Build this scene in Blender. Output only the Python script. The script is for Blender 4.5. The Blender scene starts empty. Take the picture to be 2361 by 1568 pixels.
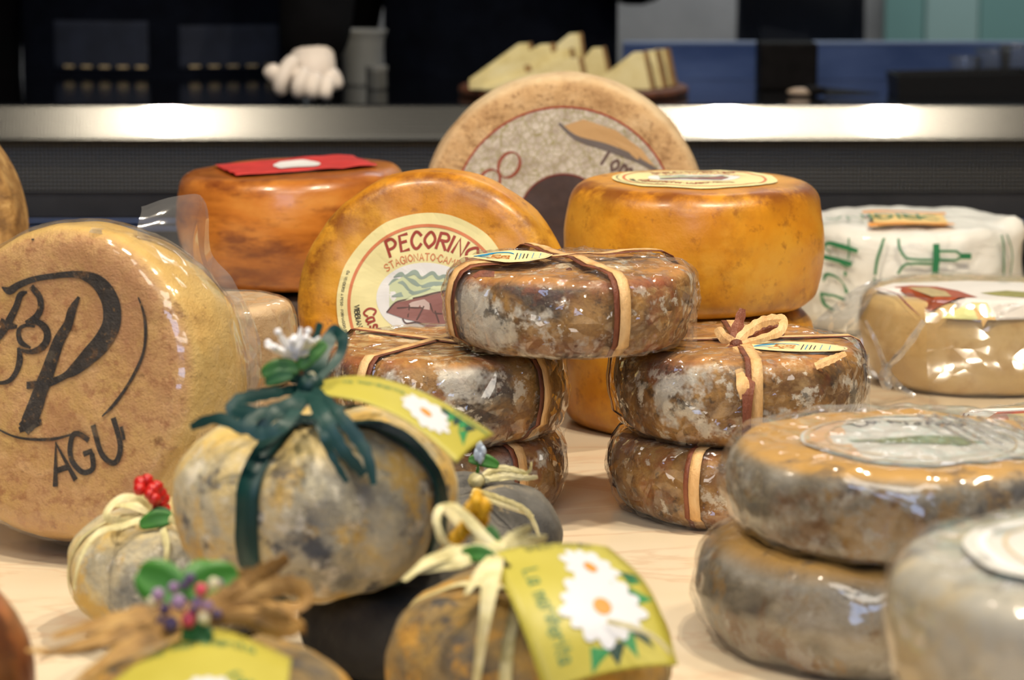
import bpy, bmesh, math, random
from mathutils import Vector, Matrix, noise
random.seed(4)
PI = math.pi
C = bpy.context.scene.collection
sc = bpy.context.scene

# ---------------------------------------------------------------- camera
H = 0.41                       # lens height above the marble top (table top is z = 0)
F = 6000.0                     # focal length in photo pixels
TH = math.atan(1024 / F)
cam_d = bpy.data.cameras.new('camera')
cam = bpy.data.objects.new('camera', cam_d); C.objects.link(cam)
cam.location = (0, 0, H); cam.rotation_euler = (PI / 2 - TH, 0, 0)
cam_d.sensor_width = 23.6; cam_d.lens = 23.6 * F / 2361
cam_d.clip_start = .05
cam_d.dof.use_dof = True; cam_d.dof.focus_distance = 1.76; cam_d.dof.aperture_fstop = 5.3
cam_d.dof.aperture_blades = 7
sc.camera = cam
sc.view_settings.view_transform = 'Standard'; sc.view_settings.look = 'None'
sc.view_settings.gamma = 1; sc.view_settings.use_curve_mapping = False
sc.view_settings.exposure = -0.26
sc.cycles.max_bounces = 5; sc.cycles.adaptive_threshold = .03; sc.cycles.diffuse_bounces = 2; sc.cycles.glossy_bounces = 3; sc.cycles.transmission_bounces = 4; sc.cycles.transparent_max_bounces = 10
sc.cycles.caustics_reflective = False; sc.cycles.caustics_refractive = False

# ---------------------------------------------------------------- world and lamps
w = bpy.data.worlds.new('world'); sc.world = w; w.use_nodes = True
w.node_tree.nodes['Background'].inputs[0].default_value = (.80, .84, .92, 1)
w.node_tree.nodes['Background'].inputs[1].default_value = .07

def lamp(x, y, z, tx, ty, tz, power, col, size, spot=70):
    l = bpy.data.lights.new('spot_lamp', 'SPOT'); l.energy = power; l.color = col
    l.shadow_soft_size = size; l.spot_size = math.radians(spot); l.spot_blend = .5
    o = bpy.data.objects.new('spot_lamp', l); C.objects.link(o); o.location = (x, y, z)
    o.rotation_euler = (Vector((tx, ty, tz)) - Vector((x, y, z))).to_track_quat('-Z', 'Y').to_euler()
    return o
WARM = (1, .86, .66)
lamp(-.74, 1.34, 1.75, -.25, 1.75, 0, 88, WARM, .03, 95)
lamp(.455, 1.34, 1.75, .10, 1.8, 0, 88, WARM, .03, 95)
lamp(.80, 1.34, 1.75, .35, 1.9, 0, 56, WARM, .03, 95)
lamp(.18, 3.15, 1.9, .1, 3.5, .15, 14, (1, .9, .75), .05, 60)
def area(x, y, z, tx, ty, tz, power, col, sx, sy):
    l = bpy.data.lights.new('window_and_fill_light', 'AREA'); l.energy = power; l.color = col
    l.shape = 'RECTANGLE'; l.size = sx; l.size_y = sy
    o = bpy.data.objects.new('window_and_fill_light', l); C.objects.link(o); o.location = (x, y, z)
    o.rotation_euler = (Vector((tx, ty, tz)) - Vector((x, y, z))).to_track_quat('-Z', 'Y').to_euler()
area(-.5, -1.6, 1.5, 0, 1.6, .1, 22, (.45, .62, 1), 1.3, .8)      # daylight from the shop window behind the photographer
area(-.2, -.3, 2.1, 0, 1.6, .1, 30, (1, .92, .80), 1.6, .8)      # added overhead fill from the front, source unseen
area(.9, 4.3, 2.0, .9, 5.2, .2, 34, (.92, .95, 1), 1.2, .5)       # unseen fill added to brighten the back wall

# ---------------------------------------------------------------- pixel helpers
def dep(py):
    v = (784 - py) / F
    return (math.sin(TH) - v * math.cos(TH)) / (math.cos(TH) + v * math.sin(TH))
def at(px, py, Y):
    v = (784 - py) / F; u = (px - 1180.5) / F
    dy = math.cos(TH) + v * math.sin(TH); t = Y / dy
    return Vector((u * t, Y, H + t * (-math.sin(TH) + v * math.cos(TH))))
def X(px, Y, z=0.05):
    return (px - 1180.5) / F * (Y * math.cos(TH) + (H - z) * math.sin(TH))

# ---------------------------------------------------------------- materials
class Mt:
    def __init__(s, name):
        s.m = bpy.data.materials.new(name); s.m.use_nodes = True
        s.t = s.m.node_tree; s.b = s.t.nodes['Principled BSDF']; s.out = s.t.nodes['Material Output']
    def n(s, typ, **kw):
        nd = s.t.nodes.new('ShaderNode' + typ)
        for k, v in kw.items():
            if hasattr(nd, k): setattr(nd, k, v)
        return nd
    def lk(s, a, b): s.t.links.new(a, b)
    def coord(s, rnd=True, stretch=(1, 1, 1)):
        tc = s.n('TexCoord'); mp = s.n('Mapping'); mp.inputs['Scale'].default_value = stretch
        s.lk(tc.outputs['Object'], mp.inputs['Vector'])
        if rnd:
            oi = s.n('ObjectInfo'); mu = s.n('Math', operation='MULTIPLY'); mu.inputs[1].default_value = 9
            s.lk(oi.outputs['Random'], mu.inputs[0]); s.lk(mu.outputs[0], mp.inputs['Location'])
        return mp.outputs[0]
    def noise(s, co, scale, detail=6, rough=.6, dist=0):
        nd = s.n('TexNoise'); s.lk(co, nd.inputs['Vector'])
        nd.inputs['Scale'].default_value = scale; nd.inputs['Detail'].default_value = detail
        nd.inputs['Roughness'].default_value = rough; nd.inputs['Distortion'].default_value = dist
        return nd.outputs['Fac']
    def mr(s, v, lo, hi, a=0, b=1):
        nd = s.n('MapRange'); s.lk(v, nd.inputs[0])
        for i, x in enumerate((lo, hi, a, b)): nd.inputs[i + 1].default_value = x
        return nd.outputs[0]
    def mul(s, a, b, op='MULTIPLY'):
        nd = s.n('Math', operation=op)
        for i, x in enumerate((a, b)):
            if isinstance(x, (int, float)): nd.inputs[i].default_value = x
            else: s.lk(x, nd.inputs[i])
        return nd.outputs[0]
    def mix(s, f, a, b):
        nd = s.n('Mix', data_type='RGBA')
        if isinstance(f, (int, float)): nd.inputs[0].default_value = f
        else: s.lk(f, nd.inputs[0])
        for i, x in ((6, a), (7, b)):
            if isinstance(x, tuple): nd.inputs[i].default_value = (*x[:3], 1)
            else: s.lk(x, nd.inputs[i])
        return nd.outputs[2]
    def ramp(s, v, stops):
        nd = s.n('ValToRGB'); s.lk(v, nd.inputs[0]); e = nd.color_ramp.elements
        while len(e) < len(stops): e.new(.5)
        for el, (p, c) in zip(e, stops): el.position = p; el.color = (*c, 1)
        return nd.outputs[0]
    def attr(s, name):
        nd = s.n('Attribute', attribute_name=name); return nd.outputs['Fac']
    def bump(s, h, strength, dist=.002, prev=None):
        nd = s.n('Bump'); nd.inputs['Strength'].default_value = strength; nd.inputs['Distance'].default_value = dist
        s.lk(h, nd.inputs['Height'])
        if prev is not None: s.lk(prev, nd.inputs['Normal'])
        return nd.outputs[0]
    def set(s, **kw):
        for k, v in kw.items():
            k = {'col': 'Base Color', 'rough': 'Roughness', 'metal': 'Metallic', 'coat': 'Coat Weight', 'coatr': 'Coat Roughness',
                 'normal': 'Normal', 'spec': 'Specular IOR Level', 'sss': 'Subsurface Weight', 'trans': 'Transmission Weight',
                 'alpha': 'Alpha', 'aniso': 'Anisotropic'}[k]
            i = s.b.inputs[k]
            if isinstance(v, (int, float)): i.default_value = v
            elif isinstance(v, tuple): i.default_value = (*v[:3], 1)
            else: s.lk(v, i)
        return s.m

def srgb(r, g, b):
    f = lambda c: (c / 255 / 12.92) if c / 255 <= .04045 else ((c / 255 + .055) / 1.055) ** 2.4
    return (f(r), f(g), f(b))

def rind(name, stops, scale, layers=(), bump=(60, .5), rough=.6, coat=0., coatr=.2, stretch=(1, 1, 1), fine=None):
    """layers: (colour, noise scale, lo, hi, attribute mask or None, strength)"""
    M = Mt(name); co = M.coord(stretch=stretch)
    col = M.ramp(M.noise(co, scale, 5, .62, .3), stops)
    for i, (c, s, lo, hi, mask, k) in enumerate(layers):
        mp = M.n('Mapping'); mp.inputs['Location'].default_value = (3.1 * i + 1, 1.7 * i, 5.3 * i); M.lk(co, mp.inputs[0])
        f = M.mr(M.noise(mp.outputs[0], s, 5, .68, 0), lo, hi, 0, k)
        if mask:
            inv = mask.startswith('-')
            a = M.attr(mask.lstrip('-'))
            if inv: a = M.mr(a, 0, 1, 1, 0)
            f = M.mul(f, a)
        col = M.mix(f, col, c)
    nb = M.bump(M.noise(co, bump[0], 5, .7, 0), bump[1], .004)
    if fine: nb = M.bump(M.noise(co, fine[0], 2, .6), fine[1], .0015, nb)
    return M.set(col=col, rough=rough, coat=coat, coatr=coatr, normal=nb)

_paint = {}
def paint(name, rgb, rough=.6, metal=0, var=0.0, scale=60, coat=0):
    if name in _paint: return _paint[name]
    M = Mt(name); co = M.coord()
    c2 = tuple(c * (1 - var) for c in rgb)
    M.set(col=M.mix(M.mr(M.noise(co, scale, 5), .35, .65), rgb, c2), rough=rough, metal=metal, coat=coat)
    _paint[name] = M.m
    return M.m

def film(name, haze=.06, rough=.06, crinkle=(70, .5), tint=(1, 1, 1), refl=.9, base=.03):
    M = Mt(name); co = M.coord()
    vor = M.n('TexVoronoi', feature='DISTANCE_TO_EDGE'); M.lk(co, vor.inputs['Vector']); vor.inputs['Scale'].default_value = crinkle[0]
    edge = M.mr(vor.outputs['Distance'], 0, .25)
    nz = M.noise(co, crinkle[0] * .6, 2, .6, .8)
    n1 = M.bump(M.mul(edge, nz, 'ADD'), crinkle[1], .004)
    fr = M.n('Fresnel'); fr.inputs['IOR'].default_value = 1.5; M.lk(n1, fr.inputs['Normal'])
    gl = M.n('BsdfGlossy'); gl.inputs['Roughness'].default_value = rough; M.lk(n1, gl.inputs['Normal'])
    gl.inputs['Color'].default_value = (refl, refl, refl, 1)
    tr = M.n('BsdfTransparent'); tr.inputs['Color'].default_value = (*tint, 1)
    di = M.n('BsdfDiffuse'); di.inputs['Color'].default_value = (.9, .88, .85, 1)
    m1 = M.n('MixShader'); f = M.mul(M.mr(nz, .4, .75, .4, 1.6), haze)
    M.lk(f, m1.inputs[0]); M.lk(tr.outputs[0], m1.inputs[1]); M.lk(di.outputs[0], m1.inputs[2])
    m2 = M.n('MixShader'); M.lk(M.mul(M.mul(M.mul(fr.outputs[0], 1.0), base, 'ADD'), .34, 'MINIMUM'), m2.inputs[0])
    M.lk(m1.outputs[0], m2.inputs[1]); M.lk(gl.outputs[0], m2.inputs[2])
    M.lk(m2.outputs[0], M.out.inputs['Surface'])
    return M.m

S = srgb
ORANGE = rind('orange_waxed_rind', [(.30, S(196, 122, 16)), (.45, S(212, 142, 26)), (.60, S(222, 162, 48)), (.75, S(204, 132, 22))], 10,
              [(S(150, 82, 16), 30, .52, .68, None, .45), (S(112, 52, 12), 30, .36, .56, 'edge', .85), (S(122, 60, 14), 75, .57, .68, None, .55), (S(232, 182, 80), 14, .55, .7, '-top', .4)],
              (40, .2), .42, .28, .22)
DARKORANGE = rind('brown_orange_rind', [(.30, S(150, 78, 18)), (.5, S(200, 122, 44)), (.7, S(214, 146, 66))], 9,
                  [(S(110, 48, 14), 16, .50, .66, None, .8), (S(120, 52, 16), 12, .45, .6, 'edge', .6)], (40, .15), .35, .5, .15, stretch=(1, 1, 3.2))
MOULD = rind('brown_mould_rind', [(.30, S(78, 50, 22)), (.42, S(146, 102, 46)), (.52, S(186, 140, 72)), (.62, S(128, 88, 42)), (.72, S(202, 166, 108))], 20,
             [(S(62, 60, 60), 11, .51, .60, '-top', .9), (S(160, 84, 42), 19, .56, .63, None, .6), (S(222, 218, 206), 15, .54, .59, '-top', .95),
              (S(232, 224, 206), 46, .56, .61, '-top', .85), (S(44, 32, 20), 60, .57, .64, None, .7), (S(214, 148, 72), 14, .35, .6, 'top', .8), (S(238, 220, 184), 40, .56, .63, 'top', .75), (S(150, 68, 38), 18, .48, .58, 'edge', .6)],
             (60, .35), .55, .1, .3, fine=(260, .4))
TAN = rind('tan_rind', [(.3, S(168, 128, 84)), (.5, S(206, 168, 120)), (.7, S(222, 190, 146))], 30,
           [(S(150, 112, 72), 170, .52, .64, 'top', .8), (S(238, 218, 180), 20, .3, .7, '-top', .85), (S(136, 96, 60), 60, .6, .7, None, .4)], (220, .55), .7)
AGUM = rind('golden_tan_rind', [(.3, S(206, 160, 88)), (.5, S(232, 192, 112)), (.7, S(240, 208, 136))], 12,
            [(S(222, 172, 118), 26, .3, .55, 'top', .9), (S(176, 116, 74), 130, .50, .66, 'top', .75), (S(196, 142, 98), 14, .5, .62, 'top', .7), (S(128, 76, 34), 44, .64, .72, None, .7)],
            (110, .55), .5, .35, .12, fine=(600, .35))
PUMP = rind('grey_gold_rind', [(.30, S(100, 102, 102)), (.43, S(150, 146, 132)), (.53, S(192, 182, 152)), (.62, S(212, 190, 134)), (.74, S(160, 156, 146))], 19,
            [(S(210, 168, 72), 26, .50, .60, None, .75), (S(66, 70, 78), 24, .57, .63, None, .85), (S(224, 218, 200), 50, .56, .64, None, .7), (S(60, 62, 66), 80, .62, .70, None, .6), (S(222, 190, 104), 16, .4, .6, 'top', .6)],
            (42, .9), .75, fine=(160, .5))
PUMP2 = rind('brown_gold_rind', [(.30, S(92, 86, 78)), (.45, S(136, 116, 80)), (.58, S(182, 146, 76)), (.74, S(140, 128, 110))], 22,
             [(S(202, 150, 58), 44, .52, .60, None, .75), (S(70, 70, 72), 32, .56, .63, None, .85)], (60, .8), .8, fine=(200, .5))
ASH = rind('ash_grey_rind', [(.3, S(66, 64, 62)), (.5, S(98, 96, 92)), (.7, S(138, 132, 120))], 18,
           [(S(170, 154, 120), 70, .58, .66, 'top', .8), (S(54, 54, 56), 30, .54, .62, None, .7)], (80, .6), .85)
GREY = rind('grey_bloomy_rind', [(.30, S(96, 90, 80)), (.45, S(134, 127, 112)), (.58, S(164, 158, 146)), (.72, S(140, 128, 104))], 24,
            [(S(112, 74, 32), 19, .53, .61, '-top', .85), (S(152, 116, 52), 34, .54, .62, '-top', .7), (S(188, 186, 180), 42, .55, .63, '-top', .75), (S(206, 158, 76), 10, .2, .5, 'top', .9),
             (S(66, 68, 74), 20, .58, .66, None, .75)], (50, .7), .6)
PALE = rind('pale_smooth_rind', [(.3, S(206, 168, 106)), (.5, S(226, 194, 134)), (.7, S(236, 208, 152))], 9,
            [(S(190, 146, 84), 24, .54, .66, None, .5), (S(120, 80, 40), 150, .68, .72, None, .7)], (26, .35), .42, .25, .2)
PINK = rind('pinkish_pale_rind', [(.3, S(206, 166, 120)), (.5, S(228, 194, 150)), (.7, S(236, 208, 170))], 30, [(S(176, 122, 76), 60, .6, .7, None, .5)], (120, .4), .5)
SHADED = rind('shaded_wheel_rind', [(.3, S(30, 20, 14)), (.6, S(60, 40, 26)), (.8, S(84, 60, 40))], 20, [], (60, .4), .7)  # shadow below the orange wheel, put into the rind colour
WRAP = film('clear_crinkled_film', .03, .055, (48, .85), (.98, .975, .97))
WRAPS = film('clear_smooth_film', .014, .11, (30, .17), (.985, .98, .97))
WRAPM = film('clear_matte_film', .14, .14, (50, .5), (.95, .95, .95))
WRAPF = film('clear_flap_film', .20, .10, (18, .7), (.96, .96, .96), base=.10)
RTAN = rind('tan_raffia', [(.35, S(196, 150, 96)), (.5, S(230, 184, 124)), (.68, S(240, 204, 150))], 60, [], (200, .5), .5, stretch=(1, 1, .3))
RBRN = rind('brown_raffia', [(.35, S(88, 46, 30)), (.5, S(122, 66, 44)), (.68, S(150, 88, 58))], 60, [], (200, .5), .5, stretch=(1, 1, .3))
RPAL = rind('pale_straw_raffia', [(.35, S(186, 174, 118)), (.5, S(222, 212, 158)), (.68, S(238, 230, 190))], 50, [], (160, .5), .55)
RGLD = rind('golden_brown_raffia', [(.35, S(112, 82, 36)), (.5, S(158, 118, 58)), (.68, S(190, 150, 84))], 50, [], (160, .5), .55)
GREEN_RIB = paint('dark_green_ribbon', S(14, 66, 62), .45, 0, .35, 30)
LEAF = paint('leaf_green', S(56, 122, 36), .5, 0, .3, 60)
WHITEP = paint('white_paper', S(236, 236, 230), .55, 0, .04)

# ---------------------------------------------------------------- mesh helpers
def obj(name, verts, faces, mat, parent=None, smooth=True, attrs=None):
    me = bpy.data.meshes.new(name); me.from_pydata([tuple(v) for v in verts], [], faces); me.update()
    if smooth: me.polygons.foreach_set('use_smooth', [True] * len(me.polygons))
    if mat: me.materials.append(mat)
    for k, vals in (attrs or {}).items():
        a = me.attributes.new(k, 'FLOAT', 'POINT'); a.data.foreach_set('value', vals)
    o = bpy.data.objects.new(name, me); C.objects.link(o)
    if parent is not None: o.parent = parent
    return o
def tag(o, label=None, cat=None, group=None, kind=None):
    if label: o['label'] = label
    if cat: o['category'] = cat
    if group: o['group'] = group
    if kind: o['kind'] = kind
    return o
def thing(name, label, cat, loc=(0, 0, 0), rot=(0, 0, 0), group=None):
    o = bpy.data.objects.new(name, None); C.objects.link(o); o.empty_display_size = .02
    o.location = loc; o.rotation_euler = rot
    return tag(o, label, cat, group)
def box(name, x0, x1, y0, y1, z0, z1, mat, parent=None, bevel=.002):
    bm = bmesh.new(); bmesh.ops.create_cube(bm, size=1)
    for v in bm.verts:
        v.co = Vector(((x0 + x1) / 2 + v.co.x * (x1 - x0), (y0 + y1) / 2 + v.co.y * (y1 - y0), (z0 + z1) / 2 + v.co.z * (z1 - z0)))
    if bevel: bmesh.ops.bevel(bm, geom=bm.edges[:], offset=bevel, segments=2, affect='EDGES', profile=.6)
    return bm_obj(name, bm, mat, parent, False)
def bm_obj(name, bm, mat, parent=None, smooth=True):
    me = bpy.data.meshes.new(name); bm.to_mesh(me); bm.free()
    if smooth: me.polygons.foreach_set('use_smooth', [True] * len(me.polygons))
    me.materials.append(mat)
    o = bpy.data.objects.new(name, me); C.objects.link(o)
    if parent is not None: o.parent = parent
    return o
def extrude_profile(name, prof, x0, x1, mat, parent=None, nx=1, closed=True):
    n = len(prof); vs = []; fs = []
    for i in range(nx + 1):
        x = x0 + (x1 - x0) * i / nx
        vs += [(x, y, z) for y, z in prof]
    for i in range(nx):
        for j in range(n if closed else n - 1):
            a = i * n + j; b = i * n + (j + 1) % n
            fs.append((a, b, b + n, a + n))
    if closed: fs += [tuple(range(n))[::-1], tuple(nx * n + j for j in range(n))]
    return obj(name, vs, fs, mat, parent, False)
def catmull(pts, n=8, closed=False):
    P = [Vector(p) for p in pts]; out = []; m = len(P)
    rng = range(m if closed else m - 1)
    for i in rng:
        if closed: p0, p1, p2, p3 = P[(i - 1) % m], P[i], P[(i + 1) % m], P[(i + 2) % m]
        else: p0, p1, p2, p3 = P[max(i - 1, 0)], P[i], P[i + 1], P[min(i + 2, m - 1)]
        for k in range(n):
            t = k / n; t2 = t * t; t3 = t2 * t
            out.append(.5 * ((2 * p1) + (-p0 + p2) * t + (2 * p0 - 5 * p1 + 4 * p2 - p3) * t2 + (-p0 + 3 * p1 - 3 * p2 + p3) * t3))
    out.append(P[0].copy() if closed else P[-1].copy())
    return out
def ribbon(name, pts, width, mat, parent, up=(0, 0, 1), thick=.0003, twist=0, taper=True, fold=.0, n=9):
    """a flat strip of raffia or ribbon along a curve; up = direction its flat side faces"""
    P = catmull(pts, n); m = len(P); vs = []; fs = []; up = Vector(up)
    for i, p in enumerate(P):
        t = (P[min(i + 1, m - 1)] - P[max(i - 1, 0)]).normalized(); f = i / (m - 1)
        s = t.cross(up)
        if s.length < 1e-4: s = t.cross(Vector((1, .2, .1)))
        s.normalize(); s = Matrix.Rotation(twist * f, 3, t) @ s; nn = s.cross(t).normalized()
        wd = width * (.55 + .45 * math.sin(PI * min(1, .12 + f * .88) ** .8)) if taper else width
        wd *= 1 + .12 * math.sin(f * 17 + p.x * 900)
        for sd in (-1, 0, 1):
            vs.append(p + s * wd / 2 * sd + nn * (fold * wd * (1 - abs(sd)) + thick))
        for sd in (1, 0, -1):
            vs.append(p + s * wd / 2 * sd + nn * (fold * wd * (1 - abs(sd))))
    for i in range(m - 1):
        for j in range(6):
            a = i * 6 + j; b = i * 6 + (j + 1) % 6
            fs.append((a, b, b + 6, a + 6))
    fs += [tuple(range(6))[::-1], tuple((m - 1) * 6 + j for j in range(6))]
    return obj(name, vs, fs, mat, parent, False)
def loft(A, B, n=24, m=10, bow=0, nrm=None):
    """surface patch between two 3D polylines: returns f(u in 0..1, v in 0..1, h) """
    a = catmull(A, 10); b = catmull(B, 10)
    def samp(L, u):
        x = min(max(u, 0), 1) * (len(L) - 1); i = min(int(x), len(L) - 2); return L[i].lerp(L[i + 1], x - i)
    def pos(u, v): 
        p = samp(a, u).lerp(samp(b, u), v)
        return p + (Vector(nrm) * bow * 4 * v * (1 - v) if nrm else Vector())
    def f(u, v, h=0):
        p = pos(u, v)
        if h:
            e = .01; du = pos(min(u + e, 1), v) - pos(max(u - e, 0), v); dv = pos(u, min(v + e, 1)) - pos(u, max(v - e, 0))
            nn = du.cross(dv).normalized(); p = p + nn * h
        return p
    return f
def sheet(name, f, mat, parent, n=30, m=12, thick=.0003, crinkle=0, cs=60):
    vs = []; fs = []
    for k in ((0, thick) if thick else (0,)):
        for i in range(n + 1):
            for j in range(m + 1):
                p = f(i / n, j / m, k)
                if crinkle: p = p + crinkle * Vector((noise.noise(p * cs), noise.noise(p * cs + Vector((9, 1, 2))), noise.noise(p * cs + Vector((3, 8, 5)))))
                vs.append(p)
    N = (n + 1) * (m + 1)
    for i in range(n):
        for j in range(m):
            a = i * (m + 1) + j; q = (a, a + m + 1, a + m + 2, a + 1)
            fs.append(q[::-1] if thick else q)
            if thick: fs.append(tuple(N + x for x in q))
    if thick:
        rim = [i * (m + 1) for i in range(n + 1)] + [n * (m + 1) + j for j in range(1, m + 1)] + [i * (m + 1) + m for i in range(n - 1, -1, -1)] + [j for j in range(m - 1, 0, -1)]
        for x, y in zip(rim, rim[1:] + rim[:1]): fs.append((x, y, N + y, N + x))
    return obj(name, vs, fs, mat, parent)
def blob(name, c, r, mat, parent, sc_=(1, 1, 1), rot=None, amp=.0, seg=12):
    bm = bmesh.new(); bmesh.ops.create_uvsphere(bm, u_segments=seg, v_segments=max(6, seg * 2 // 3), radius=1)
    for v in bm.verts:
        k = 1 + amp * noise.noise(v.co * 2 + Vector(c) * 50)
        q = Vector((v.co.x * sc_[0], v.co.y * sc_[1], v.co.z * sc_[2])) * r * k
        if rot is not None: q = rot @ q
        v.co = q + Vector(c)
    return bm_obj(name, bm, mat, parent)

# ---------------------------------------------------------------- cheese wheels
def prof_wheel(R, Hh, rt, rb, bulge=0., tap=1., topb=0.):
    """(r, z) from bottom centre to top centre. rt, rb: corner radii; tap: bottom radius factor; topb: crown height"""
    Rb = R * tap; pts = [(0, 0)]
    for i in range(1, 9): pts.append(((Rb - rb) * i / 8, 0))
    for i in range(1, 9):
        a = -PI / 2 + PI / 2 * i / 8; pts.append((Rb - rb + rb * math.cos(a), rb + rb * math.sin(a)))
    for i in range(1, 11):
        f = i / 11; z = rb + (Hh - rt - rb) * f
        pts.append((Rb + (R - Rb) * f + bulge * 4 * f * (1 - f), z))
    for i in range(0, 9):
        a = PI / 2 * i / 8; pts.append((R - rt + rt * math.cos(a), Hh - rt + rt * math.sin(a)))
    for i in range(7, -1, -1):
        r = (R - rt) * i / 8; pts.append((r, Hh + topb * (1 - (r / (R - rt)) ** 2)))
    return pts
def prof_super(R, Hh, n=2.6, m=2.4, dim=.0, dw=.02, N=60):
    pts = []
    for i in range(N + 1):
        a = -PI / 2 + PI * i / N; c = max(math.cos(a), 0); s = math.sin(a)
        r = R * c ** (2 / n); z = Hh / 2 + Hh / 2 * math.copysign(abs(s) ** (2 / m), s)
        if z > Hh / 2: z -= dim * math.exp(-(r / dw) ** 2)
        pts.append((r, z))
    pts[0] = (0, pts[0][1]); pts[-1] = (0, pts[-1][1])
    return pts
class Wheel:
    def __init__(s, prof, amp=.001, scl=25, furrows=(), fdepth=.1, fw=.2, N=72):
        L = [0]
        for a, b in zip(prof, prof[1:]): L.append(L[-1] + math.hypot(b[0] - a[0], b[1] - a[1]))
        T = L[-1]; s.p = []; j = 0
        for i in range(N + 1):
            x = T * i / N
            while j < len(L) - 2 and L[j + 1] < x: j += 1
            f = (x - L[j]) / max(L[j + 1] - L[j], 1e-9)
            s.p.append((prof[j][0] + (prof[j + 1][0] - prof[j][0]) * f, prof[j][1] + (prof[j + 1][1] - prof[j][1]) * f))
        s.cap = False; s.N = N; s.amp = amp; s.scl = scl; s.seed = Vector((random.random() * 50, random.random() * 50, random.random() * 50))
        s.n = []
        for i in range(N + 1):
            a = s.p[max(i - 1, 0)]; b = s.p[min(i + 1, N)]
            d = math.hypot(b[0] - a[0], b[1] - a[1]) or 1; s.n.append(((b[1] - a[1]) / d, -(b[0] - a[0]) / d))
        s.n[0] = (0, -1); s.n[-1] = (0, 1)
        s.H = max(z for r, z in s.p); s.R = max(r for r, z in s.p); s.fur = furrows; s.fd = fdepth; s.fw = fw
        s.it = next(i for i in range(N - 1, 0, -1) if s.n[i][1] < .7 or i == N // 2)   # shoulder index
    def raw(s, t):
        x = min(max(t, 0), 1) * s.N; i = min(int(x), s.N - 1); f = x - i
        r = s.p[i][0] * (1 - f) + s.p[i + 1][0] * f; z = s.p[i][1] * (1 - f) + s.p[i + 1][1] * f
        a = s.n[i][0] * (1 - f) + s.n[i + 1][0] * f; b = s.n[i][1] * (1 - f) + s.n[i + 1][1] * f
        d = math.hypot(a, b) or 1
        return r, z, a / d, b / d
    def at_xy(s, x, y, z, nr, nz, off):
        r = math.hypot(x, y); c, sn = (x / r, y / r) if r > 1e-6 else (1, 0)
        p = Vector((x, y, z)); n = Vector((c * nr, sn * nr, nz))
        if s.fur and r > 1e-6:
            ph = math.atan2(y, x); k = 0
            for f in s.fur:
                d = (ph - f + PI) % (2 * PI) - PI; k += math.exp(-(d / s.fw) ** 2)
            k *= s.fd * min(1, r / (s.R * .45)); p.x *= 1 - k; p.y *= 1 - k
            if nz > 0: p.z -= nz * k * s.R * .7
        d = s.amp * noise.fractal(p * s.scl + s.seed, 1, 2, 3) if s.amp else 0
        p = p + n * (d + off); p.z = max(p.z, .0003)
        if s.cap: p.z = min(p.z, s.H + .0001 + off * .15)
        return p, n
    def P(s, ph, t, off=0):
        r, z, nr, nz = s.raw(t)
        return s.at_xy(r * math.cos(ph), r * math.sin(ph), z, nr, nz, off)[0]
    def tr(s, r):      # t on the upper face for radius r
        for i in range(s.N, s.N // 3, -1):
            if s.p[i - 1][0] >= r: 
                a, b = s.p[i][0], s.p[i - 1][0]; return (i - (r - a) / max(b - a, 1e-9)) / s.N
        return .6
    def tz(s, z):      # t on the side wall for height z
        for i in range(s.N // 8, s.N):
            if s.p[i][1] <= z <= s.p[i + 1][1] and s.p[i][0] > s.R * .5: return (i + (z - s.p[i][1]) / max(s.p[i + 1][1] - s.p[i][1], 1e-9)) / s.N
        return .6
    def top(s, u, v, off=0): return s.P(math.atan2(v, u), s.tr(math.hypot(u, v)), off)
    def side(s, ph, z, off=0): return s.P(ph, s.tz(z), off)
    def mesh(s, name, mat, parent, nph=112, off=0, crinkle=0, cscl=60, t0=0, t1=1, flare=None, nt=None):
        nt = nt or s.N; vs = []; tp = []; ed = []
        ringed = []
        tsh = s.it / s.N
        for i in range(nt + 1):
            t = t0 + (t1 - t0) * i / nt; r, z, nr, nz = s.raw(t)
            pole = r < 1e-5
            idx = []
            for k in range(1 if pole else nph):
                ph = 2 * PI * k / nph; o = off
                if crinkle:
                    q = s.P(ph, t, 0)
                    o += crinkle * (abs(noise.noise(q * cscl + s.seed)) * 1.6 + abs(noise.noise(q * cscl * 2.7 + s.seed)) * .7)
                if flare: o += flare(ph, t)
                pp = s.P(ph, t, o)
                if off and nz < -.3: pp.z = max(pp.z, .0003)
                idx.append(len(vs)); vs.append(pp)
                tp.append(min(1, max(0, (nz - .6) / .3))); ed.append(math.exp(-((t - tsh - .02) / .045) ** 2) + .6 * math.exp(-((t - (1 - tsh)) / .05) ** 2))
            ringed.append(idx)
        fs = []
        for a, b in zip(ringed, ringed[1:]):
            for k in range(nph):
                a0, a1 = a[k % len(a)], a[(k + 1) % len(a)]; b0, b1 = b[k % len(b)], b[(k + 1) % len(b)]
                q = [a0, a1, b1, b0]; q = [x for j, x in enumerate(q) if x not in q[:j]]
                if len(q) > 2: fs.append(tuple(q))
        return obj(name, vs, fs, mat, parent, True, {'top': tp, 'edge': ed})
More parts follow.
